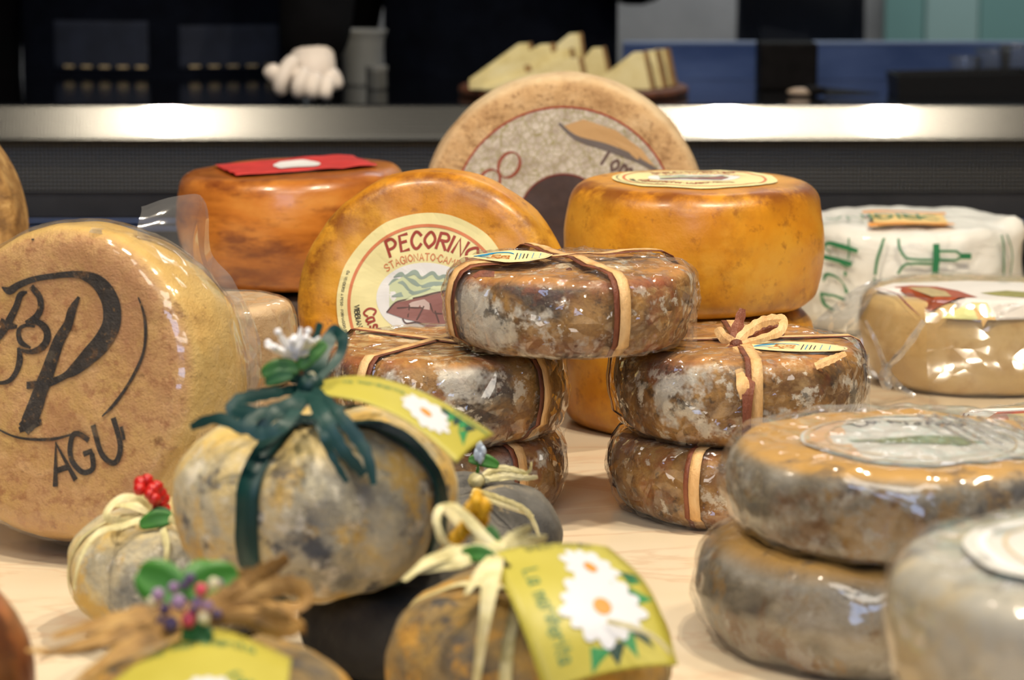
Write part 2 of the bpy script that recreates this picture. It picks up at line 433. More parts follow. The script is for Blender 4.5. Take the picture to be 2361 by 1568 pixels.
    def band(s, name, ph, lat, width, mat, parent, off=.0025, ta=0.06, tb=.06, thick=.0004, n=34, top_from=None, one_side=False):
        """a strap lying over the wheel in the vertical plane of azimuth ph, shifted sideways by lat"""
        d = Vector((math.cos(ph), math.sin(ph))); q = Vector((-d.y, d.x)); rows = []
        seqs = [(1, [ta + (1 - ta) * i / n for i in range(n + 1)])]
        if not one_side: seqs.append((-1, [1 - (1 - tb) * i / n for i in range(1, n + 1)]))
        for sg, ts in seqs:
            for t in ts:
                r, z, nr, nz = s.raw(t)
                if r < abs(lat) + width: continue
                row = []
                for l in (lat - width / 2, lat, lat + width / 2):
                    c = math.sqrt(max(r * r - l * l, 0)) * sg; x = d.x * c + q.x * l; y = d.y * c + q.y * l
                    row.append(s.at_xy(x, y, z, nr, nz, off if nz > -.5 else .0004))
                rows.append(row)
        vs = []; fs = []
        for row in rows:
            for p, nn in row: vs.append(p + nn * thick)
            for p, nn in row[::-1]: vs.append(p)
        for i in range(len(rows) - 1):
            for j in range(6):
                a = i * 6 + j; b = i * 6 + (j + 1) % 6; fs.append((a, b, b + 6, a + 6))
        return obj(name, vs, fs, mat, parent)

def facing(yaw, lean):
    """matrix turning a wheel's upper face (+Z) towards the customer; yaw > 0 turns it to the left, lean tips it back"""
    n = Vector((-math.sin(yaw) * math.cos(lean), -math.cos(yaw) * math.cos(lean), math.sin(lean)))
    x = Vector((0, 0, 1)).cross(n).normalized(); y = n.cross(x)
    return Matrix((x, y, n)).transposed()
def settle(root, z):
    bpy.context.view_layer.update()
    mn = min((root.matrix_world @ ch.matrix_local @ v.co).z for ch in root.children if ch.type == 'MESH' and ch.name.startswith(('rind', 'paper')) for v in ch.data.vertices)
    root.location.z += z - mn; bpy.context.view_layer.update()

def stand(root, M3, Hh, z=.0008):
    """location holds the centre of the face; turn the wheel up on its rim with that centre kept"""
    root.matrix_world = Matrix.Translation(root.location - M3.col[2] * Hh) @ M3.to_4x4(); settle(root, z)

# ---------------------------------------------------------------- print on labels
GL = {'A': '00 39 60|13 53', 'B': '00 09|~09 49 57 45 05|~05 45 62 40 00', 'C': '~67 49 29 06 03 20 40 62', 'D': '00 09|~09 39 66 63 30 00',
      'E': '59 09 00 50|05 45', 'F': '59 09 00|05 45', 'G': '~67 49 29 06 03 20 50 63|63 64 44', 'H': '00 09|60 69|05 65', 'I': '00 09',
      'J': '~59 52 30 02', 'L': '09 00 50', 'M': '00 19 44 79 80', 'N': '00 09 60 69', 'O': '~30 03 06 39 66 63 30', 'P': '00 09|~09 49 66 44 04',
      'Q': '~30 03 06 39 66 63 30|42 70', 'R': '00 09|~09 49 67 55 05|25 60', 'S': '~67 49 18 06 34 63 51 20 01', 'T': '09 69|39 30',
      'U': '~09 03 20 40 63 69', 'V': '09 30 69', 'Z': '09 69 00 60', 'a': '~46 16 03 10 31 45|46 41 50', 'b': '09 00|~04 26 53 30 01',
      'c': '~45 36 16 03 10 30 41', 'd': '~44 26 03 20 42|49 40', 'e': '~03 43 36 16 03 10 30 41', 'f': '~49 29 17 10|05 35', 'g': '~45 16 03 20 43|46 41',
      'h': '09 00|~04 26 44 40', 'i': '06 00|08 08', 'l': '09 00', 'm': '06 00|~04 16 34 30|~34 56 64 60', 'n': '06 00|~04 26 44 40',
      'o': '~20 03 26 43 20', 'p': '06 00|~05 26 43 20 01', 'r': '06 00|~04 26 45', 's': '~45 26 14 32 20 01', 't': '19 11 30|06 36',
      'u': '~06 02 20 41|46 40', 'v': '06 20 46', 'z': '06 46 00 40', "'": '09 06', '.': '00 00', '*': '14 14', '-': '04 34', '/': '00 49', '1': '17 29 20', '8': '~25 07 29 47 25 02 20 42 25'}
def glyph(ch):
    st = []; wd = .1
    for s_ in GL.get(ch, '').split('|'):
        if not s_: continue
        sm = s_[0] == '~'; pts = [Vector((int(q[0]) * .1, int(q[1]) / 9, 0)) for q in s_.lstrip('~').split()]
        wd = max(wd, max(p.x for p in pts))
        st.append(catmull(pts, 5) if sm else pts)
    return st, wd
class Print:
    """flat print on a surface f(u, v, h); every colour and name collects into one mesh part"""
    def __init__(s, f, parent): s.f = f; s.parent = parent; s.bins = {}
    def bin(s, name, mat): return s.bins.setdefault((name, mat.name), ([], [], mat))
    def poly(s, name, mat, pts, h, rings=4, c=None):
        vs, fs, _ = s.bin(name, mat); n = len(pts)
        cx, cy = c or (sum(p[0] for p in pts) / n, sum(p[1] for p in pts) / n); b = len(vs); vs.append(s.f(cx, cy, h))
        for k in range(1, rings + 1):
            for p in pts: vs.append(s.f(cx + (p[0] - cx) * k / rings, cy + (p[1] - cy) * k / rings, h))
        for j in range(n): fs.append((b, b + 1 + j, b + 1 + (j + 1) % n))
        for k in range(rings - 1):
            o = b + 1 + k * n
            for j in range(n): fs.append((o + j, o + n + j, o + n + (j + 1) % n, o + (j + 1) % n))
    def ell(s, name, mat, cx, cy, rx, ry, h, rings=5, n=48, rot=0, wob=0):
        pts = []
        for k in range(n):
            a = 2 * PI * k / n; q = 1 + wob * noise.noise(Vector((math.cos(a) * 3, math.sin(a) * 3, cx * 50)))
            x, y = rx * math.cos(a) * q, ry * math.sin(a) * q
            pts.append((cx + x * math.cos(rot) - y * math.sin(rot), cy + x * math.sin(rot) + y * math.cos(rot)))
        s.poly(name, mat, pts, h, rings)
    def stroke(s, name, mat, pts, w_, h, smooth=False, sub=1, asp=1.0):
        """w_ may be one width or a list of widths along the line; asp = v scale over u scale of the surface"""
        P = [Vector((p[0], p[1], 0)) for p in pts]
        W = list(w_) if isinstance(w_, (list, tuple)) else [w_] * len(P)
        if smooth:
            Wv = catmull([(x, 0, 0) for x in W], 8); P = catmull(P, 8); W = [v.x for v in Wv]
        elif sub > 1:
            P2 = []; W2 = []
            for a, b, wa, wb in zip(P, P[1:], W, W[1:]):
                for k in range(sub): P2.append(a.lerp(b, k / sub)); W2.append(wa + (wb - wa) * k / sub)
            P = P2 + [P[-1]]; W = W2 + [W[-1]]
        vs, fs, _ = s.bin(name, mat)
        if len(P) < 2 or (P[0] - P[-1]).length < 1e-9 and len(P) == 2:
            r = W[0] * .65; s.poly(name, mat, [(P[0].x + r * math.cos(k * PI / 4), P[0].y + r * asp * math.sin(k * PI / 4)) for k in range(8)], h, 1); return
        b = len(vs); m = len(P)
        for i, p in enumerate(P):
            t = P[min(i + 1, m - 1)] - P[max(i - 1, 0)]; t.y /= asp; t = t.normalized() if t.length else Vector((1, 0, 0))
            e = (-.5 if i == 0 else .5 if i == m - 1 else 0) * W[i] * .6
            for sd in (1, -1): 
                q = Vector((p.x + t.x * e - t.y * sd * W[i] / 2, p.y + (t.y * e + t.x * sd * W[i] / 2) * asp, 0)); vs.append(s.f(q.x, q.y, h))
        for i in range(m - 1): a = b + 2 * i; fs.append((a, a + 1, a + 3, a + 2))
    def ring(s, name, mat, r, w_, h, n=96, ry=None, a0=0, a1=2 * PI, cx=0, cy=0):
        ry = ry or r
        s.stroke(name, mat, [(cx + r * math.cos(a0 + (a1 - a0) * k / n), cy + ry * math.sin(a0 + (a1 - a0) * k / n)) for k in range(n + 1)], w_, h)
    def text(s, name, mat, txt, x, y, size, h, wt=.12, rot=0, sp=.22, asp=1.0, wobble=0):
        c, sn = math.cos(rot), math.sin(rot)
        for ch in txt:
            st, wd = glyph(ch)
            if ch == ' ': x += c * size * .5; y += sn * size * .5 * asp; continue
            dy = wobble * size * (random.random() - .5)
            for g in st: s.stroke(name, mat, [(x + (p.x * c - (p.y) * sn) * size - dy * sn, y + ((p.x * sn + p.y * c) * size + dy) * asp) for p in g], wt * size, h, asp=asp)
            x += c * size * (wd + sp); y += sn * size * (wd + sp) * asp
    def arc(s, name, mat, txt, rx, ry, a0, size, h, wt=.13, sp=.2, outer=True, cx=0, cy=0, tilt=0, squash=1.0):
        """letters along an ellipse; outer = heads away from the centre, running clockwise; else running anticlockwise, heads to the centre"""
        a = a0
        for ch in txt:
            st, wd = glyph(ch); adv = (wd + sp) * size * squash if ch != ' ' else .5 * size
            rr = math.hypot(rx * math.sin(a), ry * math.cos(a)); da = adv / max(rr, 1e-6) * (-1 if outer else 1)
            am = a + da * .5 * (wd / (wd + sp)) if ch != ' ' else a
            px, py = cx + rx * math.cos(am), cy + ry * math.sin(am)
            tx, ty = -rx * math.sin(am), ry * math.cos(am); L = math.hypot(tx, ty); tx, ty = tx / L, ty / L
            if outer: tx, ty = -tx, -ty
            nx, ny = -ty, tx
            for g in st:
                s.stroke(name, mat, [(px + (p.x - wd / 2) * size * squash * tx + p.y * size * nx + tilt * p.y * tx * size, py + (p.x - wd / 2) * size * squash * ty + p.y * size * ny + tilt * p.y * ty * size) for p in g], wt * size, h)
            a += da
    def done(s):
        for (nm, _), (vs, fs, mat) in s.bins.items(): obj(nm, vs, fs, mat, s.parent, False)
def uvpx(px, py, M, z):
    """where the sight line through a photo pixel meets the plane local z of a placed wheel (used to measure marks)"""
    o = M.inverted() @ Vector((0, 0, H)); p = M.inverted() @ at(px, py, 2.0); d = p - o
    q = o + d * ((z - o.z) / d.z); return (q.x, q.y)
class Print2:
    """the same print with its v axis turned over"""
    def __init__(s, P): g = P.f; P.f = lambda u, v, h: g(u, 1 - v, h); s.P = P
    def __getattr__(s, k): return getattr(s.P, k)
def daisy(P, cx, cy, r, h, asp=1.0, n=13, rot=0, sq=1.0):
    pw = paint('daisy_white_print', S(212, 214, 220), .5)
    for k in range(n):
        a = 2 * PI * k / n + rot; L = r * (.92 + .16 * ((k * 7) % 5) / 5); pts = []
        for u, v in ((.15, .0), (.4, .13), (.75, .17), (.95, .08), (1, 0), (.95, -.08), (.75, -.17), (.4, -.13)):
            x, y = L * u, L * v * 1.25
            pts.append((cx + (x * math.cos(a) - y * math.sin(a)) * sq, cy + (x * math.sin(a) + y * math.cos(a)) * asp))
        P.poly('daisy_petals', pw, pts, h + .00004 * (k % 2), 2)
    P.ell('daisy_centre', paint('daisy_orange_print', S(226, 140, 40), .5), cx, cy, r * .24 * sq, r * .2 * asp, h + .00015, 2, 16)

#@@STRUCTURE
STEEL = Mt('brushed_steel'); co = STEEL.coord(False)
STEEL = STEEL.set(col=(.40, .41, .43), metal=1, rough=.10, normal=STEEL.bump(STEEL.noise(STEEL.coord(False, (2, 60, 60)), 8, 4), .015))
def dotted(name, col, rough, pitch=.0046, st=.6):
    M = Mt(name); tc = M.n('TexCoord'); sp = M.n('SeparateXYZ'); M.lk(tc.outputs['Object'], sp.inputs[0])
    k = 2 * PI / pitch
    sx = M.mul(M.mul(M.mul(sp.outputs[0], sp.outputs[2], 'ADD'), k * .7), 0, 'ADD'); sz = M.mul(M.mul(sp.outputs[0], sp.outputs[2], 'SUBTRACT'), k * .7)
    a = M.n('Math', operation='SINE'); M.lk(sx, a.inputs[0]); b = M.n('Math', operation='SINE'); M.lk(sz, b.inputs[0])
    h = M.mul(a.outputs[0], b.outputs[0])
    return M.set(col=M.mix(M.mr(h, -.2, .8), tuple(c * .55 for c in col), col), metal=1, rough=rough, normal=M.bump(h, st, .0008))
NOSE = dotted('embossed_steel', (.085, .085, .082), .20, .0060, st=.04)
NOSE.node_tree.nodes['Principled BSDF'].inputs['Coat Weight'].default_value = .9; NOSE.node_tree.nodes['Principled BSDF'].inputs['Coat Roughness'].default_value = .05
PANEL = dotted('embossed_dark_steel', (.22, .205, .175), .34, .0068, .35)
floor_m = paint('floor_tile_grey', (.10, .095, .09), .5, 0, .3, 6)
tag(box('floor', -3.5, 3.5, -2.5, 5.6, -.95, -.9, floor_m, None, 0), kind='structure')
M = Mt('grey_plaster'); cc = M.coord(False)
wall_m = M.set(col=M.mix(M.mr(M.noise(cc, 3, 8, .7, 1), .3, .7), S(150, 149, 145), S(186, 184, 178)), rough=.85)
tag(box('wall_back', -3.5, 3.5, 5.4, 5.5, -.9, 2.2, wall_m, None, 0), kind='structure')
# frosted green glass partition on the right, in front of the back wall
gp = thing('glass_partition', 'pale green frosted glass panels at the upper right behind the blue bench', 'glass panel', (1.5, 5.3, -.9))
gm = paint('frosted_green_glass', S(128, 168, 156), .25, 0, .12, 2)
gm2 = paint('frosted_green_glass_light', S(160, 188, 176), .25, 0, .1, 2)
xa = X(2040, 5.3, .2)
for i, (a, b) in enumerate(((2040, 2130), (2133, 2255), (2258, 2420), (2423, 2600))):
    x0, x1 = X(a, 5.3, .2), X(b, 5.3, .2)
    box('panel', x0 - 1.5, x1 - 1.5, -.01 - .004 * (i % 2), .02, 0, 2.9, gm2 if i == 1 else gm, gp, .003)
# service counter
sv = thing('service_counter', 'long stainless steel service counter behind the cheese display', 'counter', (0, 3.2, -.9))
def lp(pts): return [(y - 3.2, z + .9) for y, z in pts]
extrude_profile('worktop', lp([(3.167, .1600), (3.62, .1600), (3.62, .14), (3.17, .14)]), -2.2, 2.2, STEEL, sv)
extrude_profile('front_edge', lp([(3.167, .1605), (3.172, .1600), (3.19, .138), (3.19, .116), (3.1515, .1160), (3.1472, .1195), (3.1488, .1235), (3.1635, .1580)]), -2.2, 2.2, NOSE, sv)
extrude_profile('upper_panel', lp([(3.19, .135), (3.21, .135), (3.21, .050), (3.19, .050)]), -2.2, 2.2, PANEL, sv)
extrude_profile('lower_panel', lp([(3.195, .050), (3.23, .050), (3.23, .018), (3.195, .018)]), -2.2, 2.2, paint('satin_dark_steel', (.16, .16, .17), .33, .9, .5, 3), sv)
box('base', -2.2, 2.2, .06, .40, 0, .915, paint('black_base', (.012, .012, .013), .5), sv)
railm = paint('blue_grey_rail', (.25, .33, .6), .3, .8)
for z in (.0145, .005): box('rail', -2.2, 2.2, -.012, .03, z + .9 - .0012, z + .9 + .0012, railm, sv, .0005)
box('rail_backing', -2.2, 2.2, .005, .06, .88, .918, paint('black_base', (.012, .012, .013), .5), sv, 0)
# back bench, blue reflected light painted into its front panel
bb = thing('back_bench', 'low back bench carrying the black bag, behind the blue panel and the two people', 'bench', (0, 4.4, -.9))
blue = Mt('blue_reflection_paint'); cb = blue.coord(False, (1, 1, 3))
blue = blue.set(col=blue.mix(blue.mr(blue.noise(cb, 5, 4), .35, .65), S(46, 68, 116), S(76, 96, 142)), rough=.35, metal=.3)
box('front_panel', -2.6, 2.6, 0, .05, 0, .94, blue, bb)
box('bench_top', -2.6, 2.6, -.01, .55, .94, .955, paint('pale_blue_edge', S(120, 140, 176), .4), bb)
# added panel behind the worktop, right half; steel's blue reflection painted into its colour
bs_ = thing('blue_reflection_screen', 'added panel coloured by blue reflected light, pale top edge, rear of the counter, right', 'screen', (1.2, 3.60, .160))
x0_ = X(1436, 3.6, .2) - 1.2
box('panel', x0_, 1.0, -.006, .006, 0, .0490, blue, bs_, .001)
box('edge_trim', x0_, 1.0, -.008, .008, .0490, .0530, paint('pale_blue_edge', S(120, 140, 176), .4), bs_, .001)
# marble display table
dt = thing('display_table', 'cream marble topped display table carrying all the cheeses', 'table', (0, 1.75, -.9))
M = Mt('cream_marble'); cm = M.coord(False, (1, 2.2, 1))
vein = M.mr(M.noise(cm, 3.2, 8, .55, 1.6), .47, .53)
v2 = M.mul(M.mr(vein, 0, .5), M.mr(vein, .5, 1, 1, 0))
col = M.mix(M.mr(M.noise(cm, 2.5, 4), .35, .65), S(236, 222, 196), S(226, 206, 174))
marble = M.set(col=M.mix(M.mul(v2, .28), col, S(196, 140, 100)), rough=.28, coat=.2)
box('marble_top', -1.4, 1.4, -1.25, .95, .87, .9, marble, dt, .004)
box('cabinet', -1.35, 1.35, -1.2, .9, 0, .87, paint('dark_cabinet', (.03, .028, .026), .5), dt, .003)

#@@CHEESES
def cheese(name, label, cat, W, mat, loc, rot=(0, 0, 0), group=None, mesh_name='rind', nph=112):
    t = thing(name, label, cat, loc, rot, group)
    W.mesh(mesh_name, mat, t, nph)
    return t

# ---- standing pecorino with round label
W = Wheel(prof_wheel(.1015, .072, .018, .014, .003), .0012, 30)
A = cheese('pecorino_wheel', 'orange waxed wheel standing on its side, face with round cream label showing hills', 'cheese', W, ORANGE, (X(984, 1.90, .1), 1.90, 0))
stand(A, facing(math.radians(9), math.radians(11)), W.H)
def pecorino_label(W, root, full=True, rot=0, Rl=.0680):
    cr = paint('cream_label_paper', S(238, 228, 168), .5, 0, .03)
    red = paint('brick_red_print', S(158, 62, 44), .5); org = paint('orange_print', S(214, 128, 84), .5); blk = paint('black_print', S(50, 46, 40), .5)
    c, s_ = math.cos(rot), math.sin(rot)
    f = lambda u, v, h: W.top(Rl * (u * c - v * s_), Rl * (u * s_ + v * c), h)
    lab = Print(f, root); lab.ell('label', cr, 0, 0, 1, 1, .0009, 16, 96, 0, .02); lab.done()
    pl = [ch for ch in root.children if ch.name.startswith('label')][-1]
    P = Print(f, pl); h = .0011
    z = lambda x, y: ((x - 923) / 890, (910 - y) / 880)
    P.ring('border_ring', org, .86, .034, h)
    P.ell('picture', paint('white_print', S(232, 232, 232), .5), .0, .055, .56, .40, h, 6, 64)
    g1 = paint('grey_green_print', S(150, 168, 158), .5); g2 = paint('pale_green_print', S(206, 216, 176), .5); br = paint('roof_brown_print', S(150, 104, 98), .5); db = paint('dark_brown_print', S(96, 74, 68), .5)
    h2 = .0013
    P.poly('picture', g2, [z(*q) for q in ((560, 960), (545, 740), (700, 640), (800, 610), (900, 660), (960, 610), (1090, 640), (1230, 680), (1300, 760), (1310, 860), (1100, 800), (850, 850), (640, 910))], h2, 3)
    for pts in (((585, 665), (650, 635), (700, 650), (790, 608), (860, 660), (960, 605), (1020, 650), (1090, 630), (1180, 690), (1260, 680)),
                ((540, 740), (600, 700), (680, 720), (740, 780), (800, 800)), ((690, 660), (780, 700), (860, 740), (960, 715), (1100, 700), (1240, 740)),
                ((580, 850), (660, 830), (740, 820), (860, 790), (980, 740))):
        P.stroke('picture', g1, [z(*q) for q in pts], [.01, .05, .03, .055, .03] + [.04] * (len(pts) - 5) if len(pts) > 5 else [.01, .05, .04, .03, .01], h2 + .00008, True)
    P.poly('picture', br, [z(*q) for q in ((545, 1010), (620, 910), (850, 850), (1090, 780), (1240, 800), (1290, 960), (1200, 1090), (1030, 1110), (960, 1135), (850, 1080), (700, 1055))], h2 + .00012, 3)
    P.poly('picture', paint('pale_wall_print', S(206, 184, 178), .5), [z(*q) for q in ((740, 905), (900, 860), (960, 900), (960, 960), (860, 950), (750, 960))], h2 + .00016, 2)
    for pts in (((540, 1005), (620, 908), (740, 870), (860, 840), (980, 800), (1100, 770)), ((700, 1060), (740, 1100), (850, 1085), (960, 1130)), ((760, 900), (750, 1040)), ((900, 930), (840, 1060)), ((960, 900), (1000, 980), (1080, 990)),
                ((640, 960), (740, 950), (880, 945)), ((1010, 960), (1060, 1080))):
        P.stroke('picture', db, [z(*q) for q in pts], .016, h2 + .0002, len(pts) > 2)
    P.arc('lettering', red, 'PECORINO', .72, .62, math.radians(127), .17, h, .19, .19, True, tilt=.12)
    P.arc('lettering', org, 'STAGIONATO*CAMPAGNOLO', .64, .48, math.radians(136), .075, h, .15, .2)
    P.arc('lettering', red, 'Caseificio', .70, .59, math.radians(190), .125, h, .19, .22, False)
    P.arc('lettering', red, 'MAROVELLI', .70, .59, math.radians(252), .11, h, .2, .2, False)
    P.arc('lettering', blk, 'VIBBIANA DI S. LA ROSA', .80, .80, math.radians(184), .055, h, .2, .22, False)
    P.arc('lettering', blk, '*DA VENDERSI A PESO * FORMAGGIO PECORINO', .955, .955, math.radians(160), .028, h, .16, .3, False)
    P.done()
pecorino_label(W, A, rot=math.radians(-2))

# ---- pair of pecorino wheels lying one on the other on the right
xg = X(1598, 2.03, .1)
W1 = Wheel(prof_wheel(.0980, .093, .018, .014, .004), .0012, 26)
W1.cap = True
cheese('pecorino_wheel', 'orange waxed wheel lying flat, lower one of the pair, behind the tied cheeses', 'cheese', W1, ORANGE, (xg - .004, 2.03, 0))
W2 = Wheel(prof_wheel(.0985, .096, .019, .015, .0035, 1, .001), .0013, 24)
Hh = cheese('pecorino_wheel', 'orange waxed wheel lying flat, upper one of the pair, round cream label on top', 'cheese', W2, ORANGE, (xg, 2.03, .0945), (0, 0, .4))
pecorino_label(W2, Hh, rot=-.4, Rl=.0645)

# ---- large mottled tan wheel standing at the back
W = Wheel(prof_wheel(.1255, .078, .012, .012, .002), .0009, 30)
I_ = cheese('mountain_cheese_wheel', 'large mottled tan wheel standing upright at the back, stone patterned label with red ring', 'cheese', W, TAN, (X(1299, 2.285, .12), 2.285, 0), nph=128)
stand(I_, facing(math.radians(1), math.radians(1)), W.H)
M = Mt('stone_print'); cs = M.coord(False)
bk = M.n('TexVoronoi', feature='DISTANCE_TO_EDGE'); M.lk(cs, bk.inputs['Vector']); bk.inputs['Scale'].default_value = 150
stone = M.set(col=M.mix(M.mr(bk.outputs["Distance"], .0, .07), S(150, 142, 92), M.mix(M.mr(M.noise(cs, 120, 6), .35, .65), S(170, 158, 144), S(208, 200, 188))), rough=.5)
f = lambda u, v, h: W.top(u, v, h)
lab = Print(f, I_); lab.ell('label', stone, 0, 0, .0985, .0985, .0009, 14, 96, 0); lab.done()
pl = I_.children[-1]; P = Print(f, pl)
P.ring('border_ring', paint('brick_red_print', S(158, 62, 44)), .0985, .0016, .0012)
MW = I_.matrix_world.copy(); q = lambda x, y: uvpx(x, y, MW, .079)
P.poly('mountain_print', paint('ochre_print', S(196, 158, 110), .5), [q(*a) for a in ((1300, 290), (1345, 275), (1420, 300), (1480, 345), (1518, 395), (1470, 372), (1400, 340), (1340, 330))], .0012, 3)
P.stroke('mountain_print', paint('slate_print', S(106, 98, 96), .5), [q(*a) for a in ((1290, 285), (1330, 318), (1400, 340), (1470, 368), (1525, 400))], [.002, .004, .006, .005, .003], .0014, True)
P.ell('dark_disc', paint('dark_disc_print', S(70, 54, 50), .5, 0, .3, 80), 0, 0, .0395, .0395, .0012, 5, 64)
P.ring('dark_disc', paint('dark_red_print', S(120, 44, 34), .5), .0395, .0014, .0014)
rd = paint('brown_red_print', S(150, 78, 58), .5)
for cx_, cy_ in ((1174, 380), (1128, 420)):
    a, b = q(cx_, cy_)
    n_ = 32; pts = []; ws = []
    for k in range(n_ + 1):
        t = 2 * PI * k / n_; x, y = .0088 * math.cos(t), .0118 * math.sin(t); rr = -.5
        pts.append((a + x * math.cos(rr) - y * math.sin(rr), b + x * math.sin(rr) + y * math.cos(rr))); ws.append(.0009 + .0020 * abs(math.cos(t)))
    P.stroke('lettering', rd, pts, ws, .0013)
a, b = q(1376, 372)
P.text('lettering', paint('dark_brown_print', S(96, 74, 68)), 'Tom', a, b, .0155, .0013, .16, -.55, .2)
P.done()

# ---- orange wheel with red cloth at back left, wheel under it with its shadow painted into the rind
Wd = Wheel(prof_wheel(.088, .0725, .012, .012), .001); Wd.cap = True
cheese('shaded_cheese', 'dark brown wheel in shadow under the orange wheel with red wrapper', 'cheese', Wd, SHADED, (X(640, 2.27, .05), 2.27, 0))
WJ = Wheel(prof_wheel(.0985, .098, .014, .016, .006, .93), .0015, 14)
J = cheese('orange_wheel', 'brown orange wheel at the back left with a red wrapper on top', 'cheese', WJ, DARKORANGE, (X(682, 2.27, .12), 2.27, .0775), (0, math.radians(-2.2), .3))
def cloth(u, v, h=0):
    x = (u - .5) * .125 + .004; y = (v - .5) * .1; r = math.hypot(x, y); k = min(1, .082 / max(r, 1e-6))
    p = WJ.top(x * k, y * k, 0); return p + Vector((0, 0, .0022 + h + .0028 * abs(noise.noise(Vector((u * 4, v * 4, 2))))))
sheet('red_wrapper', cloth, paint('red_wrapper', S(214, 62, 58), .5, 0, .2, 40), J, 30, 20, .0004)
Pw = Print(lambda u, v, h: cloth(u, v, h + .0008), J)
Pw.ell('white_print', paint('white_print', S(232, 232, 232)), .5, .42, .16, .3, .0004, 5, 40); Pw.done()

# ---- left: golden wheel with burnt mark, vacuum packed
W = Wheel(prof_wheel(.0985, .078, .016, .014, .003), .0013, 24)
AG = cheese('branded_cheese_wheel', 'golden tan wheel standing in clear film, burnt black monogram and letters, at the left', 'cheese', W, AGUM, (X(128, 1.585, .1), 1.585, 0), nph=144)
stand(AG, facing(math.radians(23), math.radians(11)), W.H, .0045)
MW = AG.matrix_world.copy(); q = lambda x, y: uvpx(x, y, MW, .078)
z5 = lambda x, y: q(x / 3.92, 600 + y / 3.92)
burn = rind('burnt_black', [(.35, S(34, 30, 30)), (.55, S(58, 50, 44)), (.68, S(120, 84, 46))], 90, [(S(150, 112, 60), 260, .6, .68, None, .8)], (200, .6), .45)
P = Print(lambda u, v, h: W.top(u, v, h), AG); mm = .000075   # metres per zoom pixel
def bs(pts, ws): P.stroke('burnt_monogram', burn, [z5(*a) for a in pts], [x * mm for x in ws], .0009, True)
bs(((20, 245), (90, 275), (180, 225), (330, 170), (520, 140), (700, 130), (860, 180), (960, 280), (1015, 420), (1010, 590), (930, 740), (820, 860), (690, 980), (600, 1040), (500, 1090), (400, 1120), (260, 1130)),
   (10, 70, 60, 50, 50, 60, 110, 150, 165, 165, 165, 150, 110, 60, 60, 70, 60))
bs(((715, 340), (660, 450), (620, 580), (540, 720), (480, 880), (430, 1020), (370, 1180), (320, 1340), (270, 1470), (250, 1500)), (30, 80, 90, 110, 120, 130, 140, 150, 150, 130))
bs(((200, 1530), (290, 1490), (370, 1465)), (50, 80, 50))
bs(((300, 250), (360, 330), (370, 430), (330, 510), (240, 560)), (50, 60, 60, 60, 30))
bs(((250, 290), (190, 320), (150, 420), (100, 520), (30, 640), (-60, 760)), (20, 60, 60, 70, 70, 60))
bs(((310, 600), (230, 590), (170, 640), (190, 740), (270, 790)), (20, 30, 40, 50, 20))
bs(((240, 560), (340, 560), (420, 630), (420, 730), (360, 800), (270, 830), (190, 810)), (20, 50, 70, 70, 60, 40, 20))
bs(((170, 800), (180, 900), (150, 1010), (90, 1090), (0, 1110), (-80, 1090)), (30, 60, 50, 40, 30, 20))
bs(((20, 560), (80, 590), (150, 600)), (60, 70, 30))
bs(((1255, 340), (1300, 470), (1320, 640), (1300, 820), (1240, 980), (1140, 1160), (1030, 1310), (935, 1410)), (14, 26, 30, 26, 30, 26, 30, 12))
P.stroke('burnt_monogram', burn, [q(*a) for a in ((-40, 960), (0, 990), (50, 1010), (120, 1013), (175, 1000))], [.0012, .0012, .0015, .002, .0012], .0009, True)
def bl(ch, x0, y0, ang, size):      # letters A G U '
    a, b = q(x0, y0); a2, b2 = q(x0 + 60 * math.cos(ang), y0 - 60 * math.sin(ang)); r = math.atan2(b2 - b, a2 - a)
    P.text('burnt_lettering', burn, ch, a, b, size, .0009, .15, r, .2)
bl('A', 130, 1118, math.radians(18), .0245); bl('G', 180, 1095, math.radians(22), .0235); bl('U', 242, 1072, math.radians(20), .0245); P.stroke('burnt_lettering', burn, [q(282, 986), q(285, 998), q(288, 1012)], .0022, .0010)
P.stroke('burnt_lettering', burn, [z5(270 + 20 * k, -190 - 0 * k) for k in range(2)], .001, .0009)
P.done()
W.mesh('plastic_film', WRAPS, AG, 150, .0012, .0014, 42)
def fan(name, parent, A_, B_, mat, cr=.0012, n=30, m=14, cs=55, bow=0, nrm=None):
    o = sheet(name, loft(A_, B_, bow=bow, nrm=nrm), mat, None, n, m, 0, cr, cs)
    bpy.context.view_layer.update(); o.data.transform(parent.matrix_world.inverted()); o.parent = parent
    return o
fan('film_flap', AG, [at(318, 548, 1.605), at(385, 592, 1.610), at(440, 650, 1.615), at(500, 740, 1.625), at(545, 850, 1.630), at(548, 960, 1.630)],
    [at(326, 474, 1.625), at(462, 450, 1.645), at(490, 585, 1.650), at(545, 655, 1.655), at(592, 790, 1.655), at(600, 950, 1.655)], WRAPF, .0022, 40, 14, 45, .006, (0, -1, .2))
fan('film_flap', AG, [at(205, 536, 1.595), at(260, 545, 1.600), at(330, 560, 1.605)], [at(212, 524, 1.605), at(260, 530, 1.610), at(330, 545, 1.615)], WRAPF, .001, 14, 6)
fan('film_flap', AG, [at(540, 700, 1.625), at(552, 800, 1.625), at(556, 900, 1.625), at(548, 980, 1.625)],
    [at(566, 690, 1.660), at(600, 790, 1.660), at(604, 880, 1.660), at(600, 960, 1.660)], WRAPM, .001, 20, 8)

